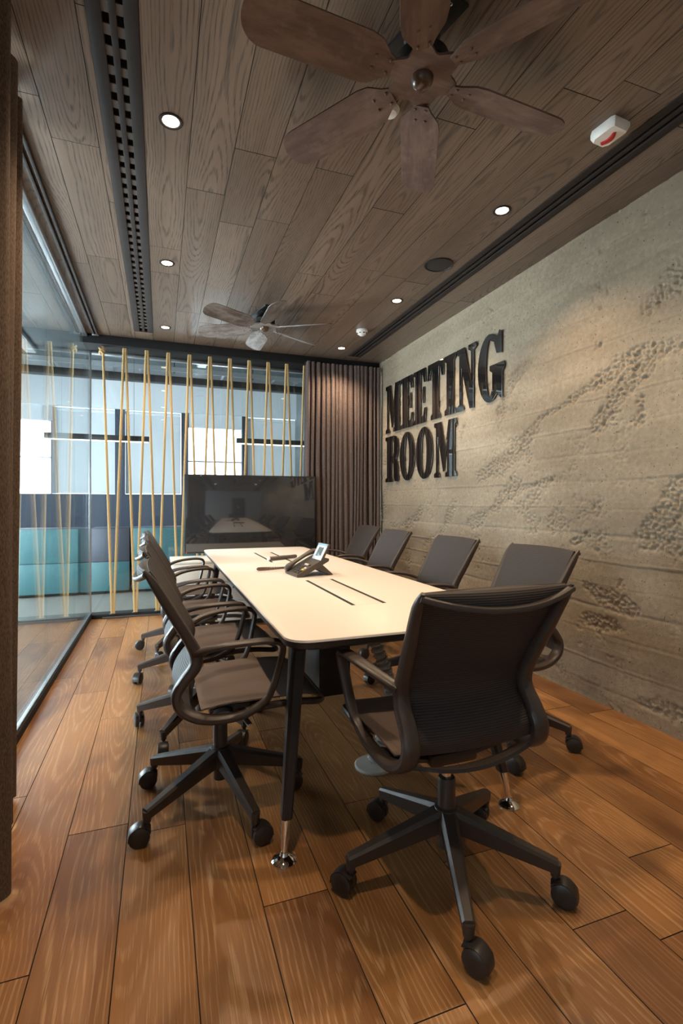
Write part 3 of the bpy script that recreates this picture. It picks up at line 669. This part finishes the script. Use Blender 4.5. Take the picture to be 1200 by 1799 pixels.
# ================================================================== WALL LETTERS
def ell(cx, cy, rx, ry, a0, a1, n):
    return [(cx+rx*math.cos(math.radians(a0+(a1-a0)*k/n)), cy+ry*math.sin(math.radians(a0+(a1-a0)*k/n))) for k in range(n+1)]
GL = {
 'M': [[(0, 0), (.26, 0), (.26, .07), (.18, .10), (.18, .74), (.42, .10), (.46, .10), (.60, .66), (.60, .10), (.52, .07), (.52, 0), (1, 0), (1, .07), (.93, .10), (.93, .90), (1, .93), (1, 1), (.66, 1), (.52, .50), (.33, 1), (0, 1), (0, .93), (.09, .90), (.09, .10), (0, .07)]],
 'E': [[(0, 0), (.92, 0), (1, .27), (.84, .27), (.76, .14), (.56, .09), (.56, .46), (.68, .44), (.74, .36), (.85, .36), (.85, .66), (.74, .66), (.68, .57), (.56, .55), (.56, .91), (.74, .87), (.82, .74), (.97, .74), (.92, 1), (0, 1), (0, .93), (.11, .90), (.11, .10), (0, .07)]],
 'T': [[(.20, 0), (.80, 0), (.80, .07), (.70, .11), (.70, .91), (.80, .88), (.87, .72), (1, .72), (.98, 1), (.02, 1), (0, .72), (.13, .72), (.20, .88), (.30, .91), (.30, .11), (.20, .07)]],
 'I': [[(0, 0), (1, 0), (1, .08), (.82, .12), (.82, .88), (1, .92), (1, 1), (0, 1), (0, .92), (.18, .88), (.18, .12), (0, .08)]],
 'N': [[(0, 0), (.36, 0), (.36, .07), (.25, .11), (.25, .68), (.66, 0), (.86, 0), (.86, .89), (1, .93), (1, 1), (.60, 1), (.60, .93), (.73, .89), (.73, .40), (.40, 1), (0, 1), (0, .93), (.13, .89), (.13, .11), (0, .07)]],
 'O': [ell(.5, .5, .5, .5, 0, 360, 40)[:-1], ell(.5, .5, .15, .40, 360, 0, 30)[:-1]],
 'G': [ell(.45, .5, .45, .5, 62, 292, 30) + [(.70, .08), (.76, .10), (.84, .03), (.92, .01), (.92, .40), (1, .44), (1, .53), (.46, .53), (.46, .46), (.56, .42), (.56, .16)] + ell(.45, .5, .14, .42, 310, 70, 26) + [(.62, .86), (.72, .68), (.90, .66), (.90, .97), (.82, 1.0), (.76, .93)]],
 'R': [[(0, 0), (.56, 0), (.56, .07), (.47, .10), (.47, .46), (.55, .45), (.60, .38), (.62, .10), (.70, .01), (.92, 0), (1, .03), (1, .10), (.94, .12), (.93, .36), (.80, .50), (.92, .60), (.96, .74), (.93, .88), (.82, .97), (.62, 1), (0, 1), (0, .93), (.12, .90), (.12, .10), (0, .07)],
       [(.47, .57), (.47, .91), (.57, .91), (.63, .84), (.63, .64), (.57, .57)]],
}
def letter(ch, y0, y1, z0, z1, label):
    cu = bpy.data.curves.new('letter_outline', 'CURVE'); cu.dimensions = '2D'; cu.fill_mode = 'BOTH'; cu.extrude = 0.003; cu.bevel_depth = 0.001; cu.offset = -0.001
    for poly in GL[ch]:
        sp = cu.splines.new('POLY'); sp.points.add(len(poly)-1); sp.use_cyclic_u = True
        for p, (x, y) in zip(sp.points, poly): p.co = (x*(y0-y1), y*(z1-z0), 0, 1)
    tmp = bpy.data.objects.new('tmp', cu); COL.objects.link(tmp)
    me = bpy.data.meshes.new_from_object(tmp.evaluated_get(bpy.context.evaluated_depsgraph_get()))
    bpy.data.objects.remove(tmp); bpy.data.curves.remove(cu)
    me.materials.clear(); me.materials.append(M['letter'])
    o = put('wall_letter', me, None, (XW-0.0125, y0, z0))
    o.rotation_euler = Matrix(((0, 0, -1), (-1, 0, 0), (0, 1, 0))).to_euler()
    tag(o, label, 'letter', 'black letters on the concrete wall')
Z1, Z2, Z3, Z4 = 1.868, 2.372, 1.345, 1.828
for ch, y0, y1, lab in (('M', 4.938, 4.59, 'glossy black letter M starting the upper word on the concrete wall'), ('E', 4.57, 4.315, 'glossy black letter E right after the M of the upper word'), ('E', 4.30, 4.06, 'glossy black letter E, the second one, just before the T'),
                        ('T', 4.035, 3.76, 'glossy black letter T in the middle of the upper word'), ('I', 3.745, 3.57, 'glossy black letter I in the upper word'), ('N', 3.555, 3.285, 'glossy black letter N in the upper word'), ('G', 3.265, 2.95, 'glossy black letter G ending the upper word')):
    letter(ch, y0, y1, Z1, Z2, lab)
for ch, y0, y1, lab in (('R', 4.948, 4.622, 'glossy black letter R starting the lower word on the concrete wall'), ('O', 4.603, 4.29, 'glossy black letter O right after the R of the lower word'), ('O', 4.26, 3.947, 'glossy black letter O, the second one, just before the last M'), ('M', 3.921, 3.563, 'black letter M ending the lower word, mirroring bright windows')):
    letter(ch, y0, y1, Z3, Z4, lab)

# ================================================================== TABLE
TX0, TX1, TY0, TY1, TZ = 0.348, 1.232, 1.405, 4.47, 0.72
table = thing('meeting_table', 'long white-topped meeting table with dark splayed legs in the middle of the room', 'table', (0.79, 2.94, 0))
def rrect(x0, x1, y0, y1, r, n=8):
    out = []
    for cx, cy, a in ((x1-r, y1-r, 0), (x0+r, y1-r, 90), (x0+r, y0+r, 180), (x1-r, y0+r, 270)): out += ell(cx, cy, r, r, a, a+90, n)
    return out
def ring(poly, z, ins=0.0):
    cx, cy = 0.79, 2.94
    return [Vector((x-cx-math.copysign(ins, x-cx), y-cy-math.copysign(ins, y-cy), z)) for x, y in poly]
RP = rrect(TX0, TX1, TY0, TY1, 0.075)
MB().loft([ring(RP, TZ-0.008), ring(RP, TZ-0.001), ring(RP, TZ, 0.001)]).obj('tabletop', M['white'], table, ang=50)
MB().loft([ring(RP, TZ-0.034, 0.016), ring(RP, TZ-0.026, 0.002), ring(RP, TZ-0.0085, 0.0005)]).obj('underframe', M['table_dark'], table, ang=50)
def slotbar(x, y0, y1): return bx((x-0.008-0.79, y0-2.94, TZ-0.004), (x+0.008-0.79, y1-2.94, TZ+0.0006), 0.0003)
for y0, y1 in ((1.83, 2.50), (3.35, 4.03)):
    for x in (0.712, 0.845): slotbar(x, y0, y1).obj('cable_slot', M['slot'], table)
    bx((0.722-0.79, y0-2.94, TZ-0.004), (0.835-0.79, y1-2.94, TZ+0.0008), 0.0006).obj('cable_flap', M['white'], table)
def table_leg(sx, sy):
    # sx, sy: corner direction
    ty, by = (1.24, 1.38) if sy < 0 else (1.31, 1.42); top = Vector((sx*0.335, sy*ty, TZ-0.03)); bot = Vector((sx*0.413, sy*by, 0.12))
    rings = []
    for k in range(9):
        f = k/8; p = top.lerp(bot, f); wx = 0.026-0.009*f + 0.030*max(0, 1-f*7)**2; wy = 0.040-0.021*f + 0.05*max(0, 1-f*7)**2
        rings.append([p+Vector((a*wx, c*wy, 0)) for a, c in ((1, 0.6), (0.6, 1), (-0.6, 1), (-1, 0.6), (-1, -0.6), (-0.6, -1), (0.6, -1), (1, -0.6))])
    l = MB().loft(rings).obj('leg', M['table_dark'], table)
    dirv = (bot-top).normalized(); e = bot+dirv*0.105
    MB().tube([bot, bot+dirv*0.03, e], 0.012, 14, rad=[0.0155, 0.015, 0.009]).obj('foot_rod', M['chrome'], l)
    MB().lathe([(0.038, 0.0), (0.039, 0.005), (0.032, 0.012), (0.014, 0.020), (0.010, 0.03), (0.001, 0.031)], 28, (e.x, e.y, 0)).obj('foot_disc', M['chrome'], l)
for sx in (-1, 1):
    for sy in (-1, 1): table_leg(sx, sy)
for sx in (-1, 1): bx((sx*0.335-0.02, -1.25, TZ-0.075), (sx*0.335+0.02, 1.25, TZ-0.034), 0.004).obj('side_beam', M['table_dark'], table)
for y in (-1.23, 0, 1.23): bx((-0.335, y-0.03, TZ-0.075), (0.335, y+0.03, TZ-0.034), 0.004).obj('cross_beam', M['table_dark'], table)
bx((-0.17, -0.95, 0.31), (-0.03, -0.45, TZ-0.034), 0.006).obj('cable_box', M['black'], table)

# cable spine
sp_t = thing('cable_spine', 'clear plastic vertebra cable guide from table underside to a grey floor disc', 'cable guide', (0.857, 1.964, 0))
path = [(-0.04, -0.01, 0.675), (-0.02, -0.01, 0.60), (0.012, -0.01, 0.50), (0.055, -0.005, 0.40), (0.078, 0, 0.30), (0.068, 0, 0.20), (0.035, 0, 0.11), (0.0, 0, 0.03)]
fine = MB(); P = [Vector(p) for p in path]; dense = []
for i in range(len(P)-1):
    p0, p1, p2, p3 = P[max(i-1, 0)], P[i], P[i+1], P[min(i+2, len(P)-1)]
    for k in range(4):
        a = k/4; dense.append(0.5*((2*p1)+(p2-p0)*a+(2*p0-5*p1+4*p2-p3)*a*a+(-p0+3*p1-3*p2+p3)*a**3))
dense.append(P[-1])
vb = MB()
vb.lathe([(0.012, -0.010), (0.026, -0.008), (0.030, 0.0), (0.026, 0.006), (0.012, 0.010)], 12); vb.box((-0.036, -0.006, -0.005), (0.036, 0.006, 0.003), 0.002)
vb.box((-0.006, -0.03, -0.005), (0.006, 0.03, 0.003), 0.002); vme = vb.mesh('vertebra', M['clear_grey'])
for i, p in enumerate(dense):
    tg = (dense[min(i+1, len(dense)-1)]-dense[max(i-1, 0)]).normalized()
    o = put('vertebra', vme, sp_t, p); o.rotation_mode = 'QUATERNION'; o.rotation_quaternion = (-tg).to_track_quat('Z', 'Y')
for k in (-1, 1): MB().tube([p+Vector((0.006*k, 0.004, 0)) for p in dense], 0.004, 6).obj('cable', M['frame'] if k < 0 else M['plastic_w'], sp_t)
MB().lathe([(0.082, 0.0), (0.083, 0.006), (0.078, 0.010), (0.001, 0.012)], 40).obj('base_disc', M['disc'], sp_t)
for k in range(3): bx((-0.012, -0.006, 0.011), (0.012, 0.006, 0.03), 0.003).obj('socket', M['clear'], sp_t, (0.015*math.cos(k*2.1), 0.015*math.sin(k*2.1), 0), k)

# ================================================================== CHAIRS
SIDE = [(-.262, .226, .905), (-.232, .226, .862), (-.178, .216, .765), (-.122, .206, .665), (-.100, .203, .612), (-.106, .203, .575), (-.138, .204, .535), (-.163, .206, .492), (-.150, .210, .445), (-.098, .216, .412), (-.03, .224, .401), (.05, .232, .409), (.115, .240, .440)]
ARM = [(.095, .238, .430), (.128, .246, .455), (.148, .254, .500), (.166, .264, .570), (.177, .271, .622), (.172, .273, .645), (.150, .274, .657), (.10, .273, .661), (.02, .263, .656), (-.05, .243, .643), (-.103, .212, .622)]
def smile(u): return 1-u*u
chair_parts = {}
def build_chair_meshes():
    for s in (-1, 1):
        W = [.005, .013, .016, .018, .021, .023, .025, .026, .026, .025, .022, .019, .016]; T = [.005, .014, .018, .019, .021, .021, .019, .017, .017, .017, .015, .014, .013]
        chair_parts['side%d' % s] = MB().sweep([(x, s*y, z) for x, y, z in SIDE], W, T, n=12).mesh('side_frame', M['frame'])
        chair_parts['arm%d' % s] = MB().sweep([(x, s*y, z) for x, y, z in ARM], [.014, .015, .016, .017, .018, .020, .021, .022, .021, .019, .016], [.012, .011, .010, .010, .010, .010, .010, .010, .010, .011, .013], n=12).mesh('armrest', M['frame'])
    def up(v):   # point on upright, v 0 (top) .. 1 (lumbar bottom)
        seq = SIDE[:9]; q = v*(len(seq)-1); i = min(int(q), len(seq)-2); f = q-i
        a, b = Vector(seq[i]), Vector(seq[i+1]); p0 = Vector(seq[max(i-1, 0)]); p3 = Vector(seq[min(i+2, len(seq)-1)])
        return 0.5*((2*a)+(b-p0)*f+(2*p0-5*a+4*b-p3)*f*f+(-p0+3*a-3*b+p3)*f**3)
    def backfn(u, v):
        uu = 2*u-1; p = up(0.02+0.94*v); hw = p.y-0.008
        bow = 0.022*smile(uu)*(0.5+0.5*min(1, v*2)); 
        return Vector((p.x-bow+0.012, uu*hw, p.z+0.006*smile(uu)*(1-v)))
    chair_parts['back'] = MB().sheet(backfn, 14, 26, 0.004).mesh('backrest', M['back'], ang=80)
    def rollfn(u, v):      # the cloth rolling rearwards over the top edge
        uu = 2*u-1; p = up(0.02); hw = p.y-0.008; k = smile(uu)
        a = v*PI*0.62
        return Vector((p.x+0.012-0.022*k*0.5 - 0.036*(k*0.85+0.12)*math.sin(a)*0.95, uu*hw, p.z+0.006*k + 0.012*math.sin(a)*k - 0.052*k*v*v - 0.006*v))
    chair_parts['roll'] = MB().sheet(rollfn, 14, 8, 0.004).mesh('backrest_roll', M['back'], ang=80)
    rail = []
    for i in range(11):
        uu = -1+2*i/10; q = rollfn((uu+1)/2, 1.0); rail.append((q.x-0.004, uu*(SIDE[0][1]+0.004), q.z-0.004))
    chair_parts['toprail'] = MB().sweep(rail, 0.009, 0.012, lat=(0, 0, 1), n=10, sub=3).mesh('top_rail', M['frame'])
    def lowfn(u, v):       # rear shell under the opening, sweeping from side to side
        uu = 2*u-1; a = v
        x = -0.138+0.060*a - 0.024*smile(uu); z = 0.428-0.034*a - 0.034*smile(uu)*(1-0.4*a)
        return Vector((x, uu*0.212, z))
    chair_parts['shell'] = MB().sheet(lowfn, 12, 6, 0.010).mesh('rear_shell', M['frame'], ang=60)
    def seatfn(u, v):
        uu = 2*u-1; x = -0.085+0.43*v
        z = 0.444 - 0.016*smile(uu)*(1-v*0.6) + 0.006*math.sin(v*PI) - 0.035*max(0, (v-0.8)/0.2)**2 - 0.012*max(0, 1-v*5)
        hw = 0.214+0.016*math.sin(v*PI) if v < 0.9 else 0.214+0.016*math.sin(v*PI)-0.03*((v-0.9)/0.1)
        return Vector((x, uu*hw, z))
    chair_parts['seat'] = MB().sheet(seatfn, 14, 22, 0.005).mesh('seat', M['seat'], ang=80)
    fr = MB()
    for s in (-1, 1): fr.sweep([(.06, s*.228, .420), (.14, s*.232, .428), (.24, s*.226, .426), (.315, s*.208, .412), (.345, s*.165, .402)], .013, .011, n=10)
    fr.sweep([(.345, -.170, .402), (.353, -.09, .397), (.355, 0, .395), (.353, .09, .397), (.345, .170, .402)], .011, .012, lat=(0, 0, 1), n=10)
    chair_parts['seatframe'] = fr.mesh('seat_rail', M['frame'])
    mc = MB(); mc.box((-0.05, -0.08, 0.352), (0.15, 0.08, 0.392), 0.014); mc.sweep([(-0.02, -.215, .408), (0, -.10, .375), (0, 0, .362), (0, .10, .375), (-0.02, .215, .408)], .035, .012, lat=(1, 0, 0)); mc.sweep([(.13, -.22, .425), (.12, -.10, .380), (.12, 0, .370), (.12, .10, .380), (.13, .22, .425)], .025, .010, lat=(1, 0, 0))
    chair_parts['mech'] = mc.mesh('tilt_mechanism', M['frame'])
    chair_parts['lever'] = MB().sweep([(0.06, -0.08, 0.36), (0.07, -0.17, 0.362), (0.075, -0.225, 0.366)], .010, .004, lat=(1, 0, 0)).mesh('tilt_lever', M['alu'])
    chair_parts['sleeve'] = MB().lathe([(0.014, 0.29), (0.014, 0.355)], 16).mesh('gas_rod', M['chrome'])
    chair_parts['column'] = MB().lathe([(0.020, 0.085), (0.025, 0.088), (0.025, 0.18), (0.0265, 0.182), (0.0265, 0.290), (0.024, 0.296), (0.015, 0.297)], 24).mesh('column', M['frame'])
    chair_parts['hub'] = MB().lathe([(0.028, 0.125), (0.044, 0.14), (0.046, 0.185), (0.036, 0.206), (0.027, 0.210)], 24).mesh('base_hub', M['frame'])
    rings = []
    for k in range(8):
        f = k/7; r = 0.030+0.280*f; zt = 0.206-0.088*f**1.0; hh = 0.034-0.016*f; ww = 0.026-0.010*f
        if k == 0: ww = 0.028
        rings.append([Vector((r, a*ww, zt-b_*hh)) for a, b_ in ((-0.62, 0), (0.62, 0), (1, 0.35), (0.8, 1.9), (-0.8, 1.9), (-1, 0.35))])
    lg = MB().loft(rings); lg.tube([(0.302, 0, 0.110), (0.302, 0, 0.074)], 0.013, 12, rad=[0.0165, 0.0125])
    chair_parts['leg'] = lg.mesh('base_leg', M['frame'])
    cs = MB(); cs.tube([(0, 0, 0.085), (0, 0, 0.058)], 0.008, 10); cs.box((-0.028, -0.006, 0.030), (0.012, 0.006, 0.064), 0.005)
    cs.sweep([(-0.058, 0, 0.026), (-0.052, 0, 0.052), (-0.024, 0, 0.069), (0.008, 0, 0.058)], 0.021, 0.003, n=10)
    chair_parts['caster'] = cs.mesh('caster', M['caster'])
    wh = MB(); mt = Matrix.Rotation(PI/2, 4, 'X')
    wh.lathe([(0.012, -0.010), (0.026, -0.0095), (0.0325, -0.006), (0.0335, 0.0), (0.0325, 0.008), (0.030, 0.0095), (0.028, 0.0095), (0.0265, 0.0075), (0.004, 0.0085)], 28, (0, 0, 0), mt)
    chair_parts['wheel'] = wh.mesh('caster_wheel', M['caster'])
build_chair_meshes()
CH = chair_parts
def chair(x, y, heading, base, label, seed, swivel=None):
    t = thing('office_chair', label, 'chair', (x, y, 0), math.radians(heading), 'black mesh office chairs around the table')
    for k, nm in (('side-1', 'side_frame'), ('side1', 'side_frame'), ('arm-1', 'armrest'), ('arm1', 'armrest'), ('back', 'backrest'), ('roll', 'backrest_roll'), ('toprail', 'top_rail'), ('shell', 'rear_shell'), ('seat', 'seat'), ('seatframe', 'seat_rail'), ('mech', 'tilt_mechanism'), ('lever', 'tilt_lever'), ('sleeve', 'gas_rod'), ('column', 'column'), ('hub', 'base_hub')):
        put(nm, CH[k], t)
    rnd = random.Random(seed)
    for k in range(5):
        a = math.radians(base+72*k-heading)
        put('base_leg', CH['leg'], t, (0, 0, 0), a)
        sw = a+PI+rnd.uniform(-1.4, 1.4) if swivel is None else math.radians(swivel[k]-heading)
        c = put('caster', CH['caster'], t, (0.302*math.cos(a), 0.302*math.sin(a), 0), sw)
        for s in (-1, 1): put('caster_wheel', CH['wheel'], c, (-0.024, s*0.0135, 0.0337), 0 if s > 0 else PI)
    return t
chair(0.812, 1.314, 90, 32, 'large black mesh office chair at the near end of the table, seen from behind', 3, (-53, -53, -53, 120, 127))
chair(0.212, 1.93, 0, -3, 'black mesh office chair on the glass side, nearest the camera, wholly in view', 5, (10, 20, 5, 2, 190))
chair(0.19, 2.60, 0, 18, 'black mesh office chair on the glass side, second from the camera', 8)
chair(0.18, 3.36, 0, 35, 'black mesh office chair on the glass side, third from the camera', 11)
chair(0.16, 4.03, 0, 17, 'black mesh office chair on the glass side, farthest, before the white sideboard', 14)
chair(1.525, 2.00, 180, -46, 'black mesh office chair on the concrete wall side, behind the end chair', 17)
chair(1.515, 2.74, 180, 10, 'black mesh office chair on the concrete wall side, second from the camera', 20)
chair(1.53, 3.62, 180, 30, 'black mesh office chair on the concrete wall side, third from the camera', 23)
chair(1.62, 4.40, 180, 40, 'black mesh office chair on the concrete wall side, farthest, before the back curtain', 26)

# ================================================================== ON THE TABLE
ph = thing('desk_phone', 'dark grey desk phone with tilted pale display on the white table', 'phone', (0.772, 2.712, TZ+0.0015), math.radians(-85))
# local: x across, y up the sloping face (front edge at -y)
def wedge(x0, x1, prof): # profile in (y,z)
    return MB().loft([[Vector((x0, y, z)) for y, z in prof], [Vector((x1, y, z)) for y, z in prof]])
wedge(-0.10, 0.10, [(-0.09, 0.0), (-0.095, 0.012), (0.075, 0.098), (0.095, 0.092), (0.092, 0.078), (-0.06, 0.0)]).obj('body', M['phone'], ph)
wedge(-0.085, 0.085, [(0.02, 0.040), (0.06, 0.060), (0.125, 0.002), (0.105, 0.0)]).obj('stand', M['phone'], ph)
sl = math.atan2(0.086, 0.17)
RX_ = Matrix.Rotation(sl, 4, 'X'); T_ = Matrix.Translation((0, -0.095, 0.012))
def face(x0, x1, y0, y1, z0, z1, bev=0.001): return MB().box((x0, y0, z0), (x1, y1, z1), bev, T_ @ RX_)
for r_ in range(4):
    for c_ in range(3): face(-0.030+0.026*c_, -0.010+0.026*c_, 0.014+0.018*r_, 0.026+0.018*r_, 0.0, 0.004).obj('key', M['phone_dark'], ph)
for r_ in range(4): face(0.056, 0.086, 0.014+0.016*r_, 0.025+0.016*r_, 0, 0.004).obj('side_key', M['phone_key_w'] if r_ == 3 else M['phone_key_y'] if r_ == 2 else M['phone_dark'], ph)
for c_ in range(4): face(-0.030+0.028*c_, -0.008+0.028*c_, 0.092, 0.104, 0, 0.004).obj('soft_key', M['phone_key_w'] if c_ in (1, 2) else M['phone_dark'], ph)
D_ = Matrix.Translation((0.03, 0.045, 0.080)) @ Matrix.Rotation(math.radians(62), 4, 'X')
MB().box((-0.070, 0.0, -0.012), (0.070, 0.105, 0.0), 0.004, D_).obj('display_housing', M['phone'], ph)
MB().box((-0.066, 0.004, 0.0), (0.066, 0.101, 0.003), 0.001, D_).obj('display_face', M['phone_face'], ph)
MB().box((-0.030, 0.024, 0.003), (0.036, 0.078, 0.0045), 0.0005, D_).obj('display_screen', M['phone_lcd'], ph)
MB().box((-0.066, 0.088, 0.003), (0.066, 0.101, 0.005), 0.001, D_).obj('display_strip', plain('phone_blue', (0.30, 0.48, 0.68), 0.3), ph)
hs = MB().sweep([(-0.075, -0.100, 0.022), (-0.075, -0.080, 0.040), (-0.075, -0.04, 0.066), (-0.075, 0.02, 0.100), (-0.075, 0.07, 0.120), (-0.075, 0.105, 0.118)], [.020, .024, .019, .018, .023, .020], [.010, .016, .010, .010, .016, .010], lat=(1, 0, 0), n=12)
hs.obj('handset', M['phone'], ph)
cord = []
for k in range(41):
    a = k/40; u = a*2*PI
    cord.append((-0.225-0.042*math.sin(u)*(0.6+0.4*math.cos(u*0.5)**2), -0.125-0.095*math.cos(u), 0.013+0.002*math.sin(u*2)))
coil = MB(); dn = []
for i in range(len(cord)-1):
    for k in range(6): dn.append(Vector(cord[i]).lerp(Vector(cord[i+1]), k/6))
coil.tube([p+Vector((0, 0.0045*math.cos(i*1.57), 0.0045*math.sin(i*1.57))) for i, p in enumerate(dn)], 0.0036, 6)
coil.obj('handset_cord', plain('brown_cord', (0.11, 0.055, 0.03), 0.5), ph)
MB().tube([(-0.225, -0.035, 0.012), (-0.18, -0.045, 0.014), (-0.12, -0.075, 0.016), (-0.080, -0.090, 0.022)], 0.005, 8).obj('cord_end', M['phone_dark'], ph)
mk = thing('marker_pen', 'thick grey marker with pale end lying on the table behind the phone', 'marker', (0.81, 3.47, TZ+0.0165), math.radians(26))
rot = Matrix.Rotation(PI/2, 4, 'Y')
MB().lathe([(0.011, -0.12), (0.014, -0.115), (0.0145, 0.02), (0.013, 0.03)], 18, (0, 0, 0), rot).obj('barrel', M['phone'], mk)
MB().lathe([(0.0135, 0.03), (0.0135, 0.12), (0.010, 0.128)], 18, (0, 0, 0), rot).obj('cap', M['phone'], mk)
MB().lathe([(0.0125, -0.128), (0.0135, -0.12), (0.0135, -0.116)], 18, (0, 0, 0), rot).obj('end_plug', M['plastic_w'], mk)

# ================================================================== SIDEBOARD AND TELEVISION
sb = thing('sideboard', 'low white sideboard with drawers under the television', 'sideboard', (0.86, 4.86, 0))
bx((-0.77, -0.22, 0.05), (0.40, 0.24, 0.585), 0.003).obj('carcass', M['cabwhite'], sb)
bx((-0.775, -0.24, 0.585), (0.405, 0.245, 0.605), 0.003).obj('top_panel', M['cabwhite'], sb)
bx((-0.74, -0.19, 0.0), (0.37, 0.21, 0.05)).obj('plinth', M['black'], sb, smooth=False)
for c_ in range(3):
    for r_ in range(3):
        x0 = -0.765+0.384*c_; z0 = 0.06+0.174*r_
        d = bx((x0+0.003, -0.238, z0+0.003), (x0+0.379, -0.22, z0+0.170), 0.002).obj('drawer', M['cabwhite'], sb)
        bx((x0+0.14, -0.2395, z0+0.115), (x0+0.24, -0.236, z0+0.145), 0.001).obj('handle_recess', M['slot'], d)
tv = thing('television', 'large black flat television standing on the sideboard in front of the ropes', 'television', (0.86, 4.97, 0.605))
bx((-0.648, -0.018, 0.035), (0.648, 0.030, 0.790), 0.006).obj('housing', M['black'], tv)
bx((-0.634, -0.0205, 0.052), (0.634, -0.017, 0.777), 0.001).obj('screen', M['screen'], tv)
for s in (-1, 1): bx((s*0.34-0.02, -0.11, 0.0), (s*0.34+0.02, 0.11, 0.04), 0.006).obj('stand_foot', M['black'], tv)
MB().lathe([(0.004, 0), (0.004, 0.003), (0.0005, 0.004)], 10, (0, 0, 0), Matrix.Translation((-0.63, -0.0185, 0.044)) @ Matrix.Rotation(PI/2, 4, 'X')).obj('standby_led', M['led'], tv)
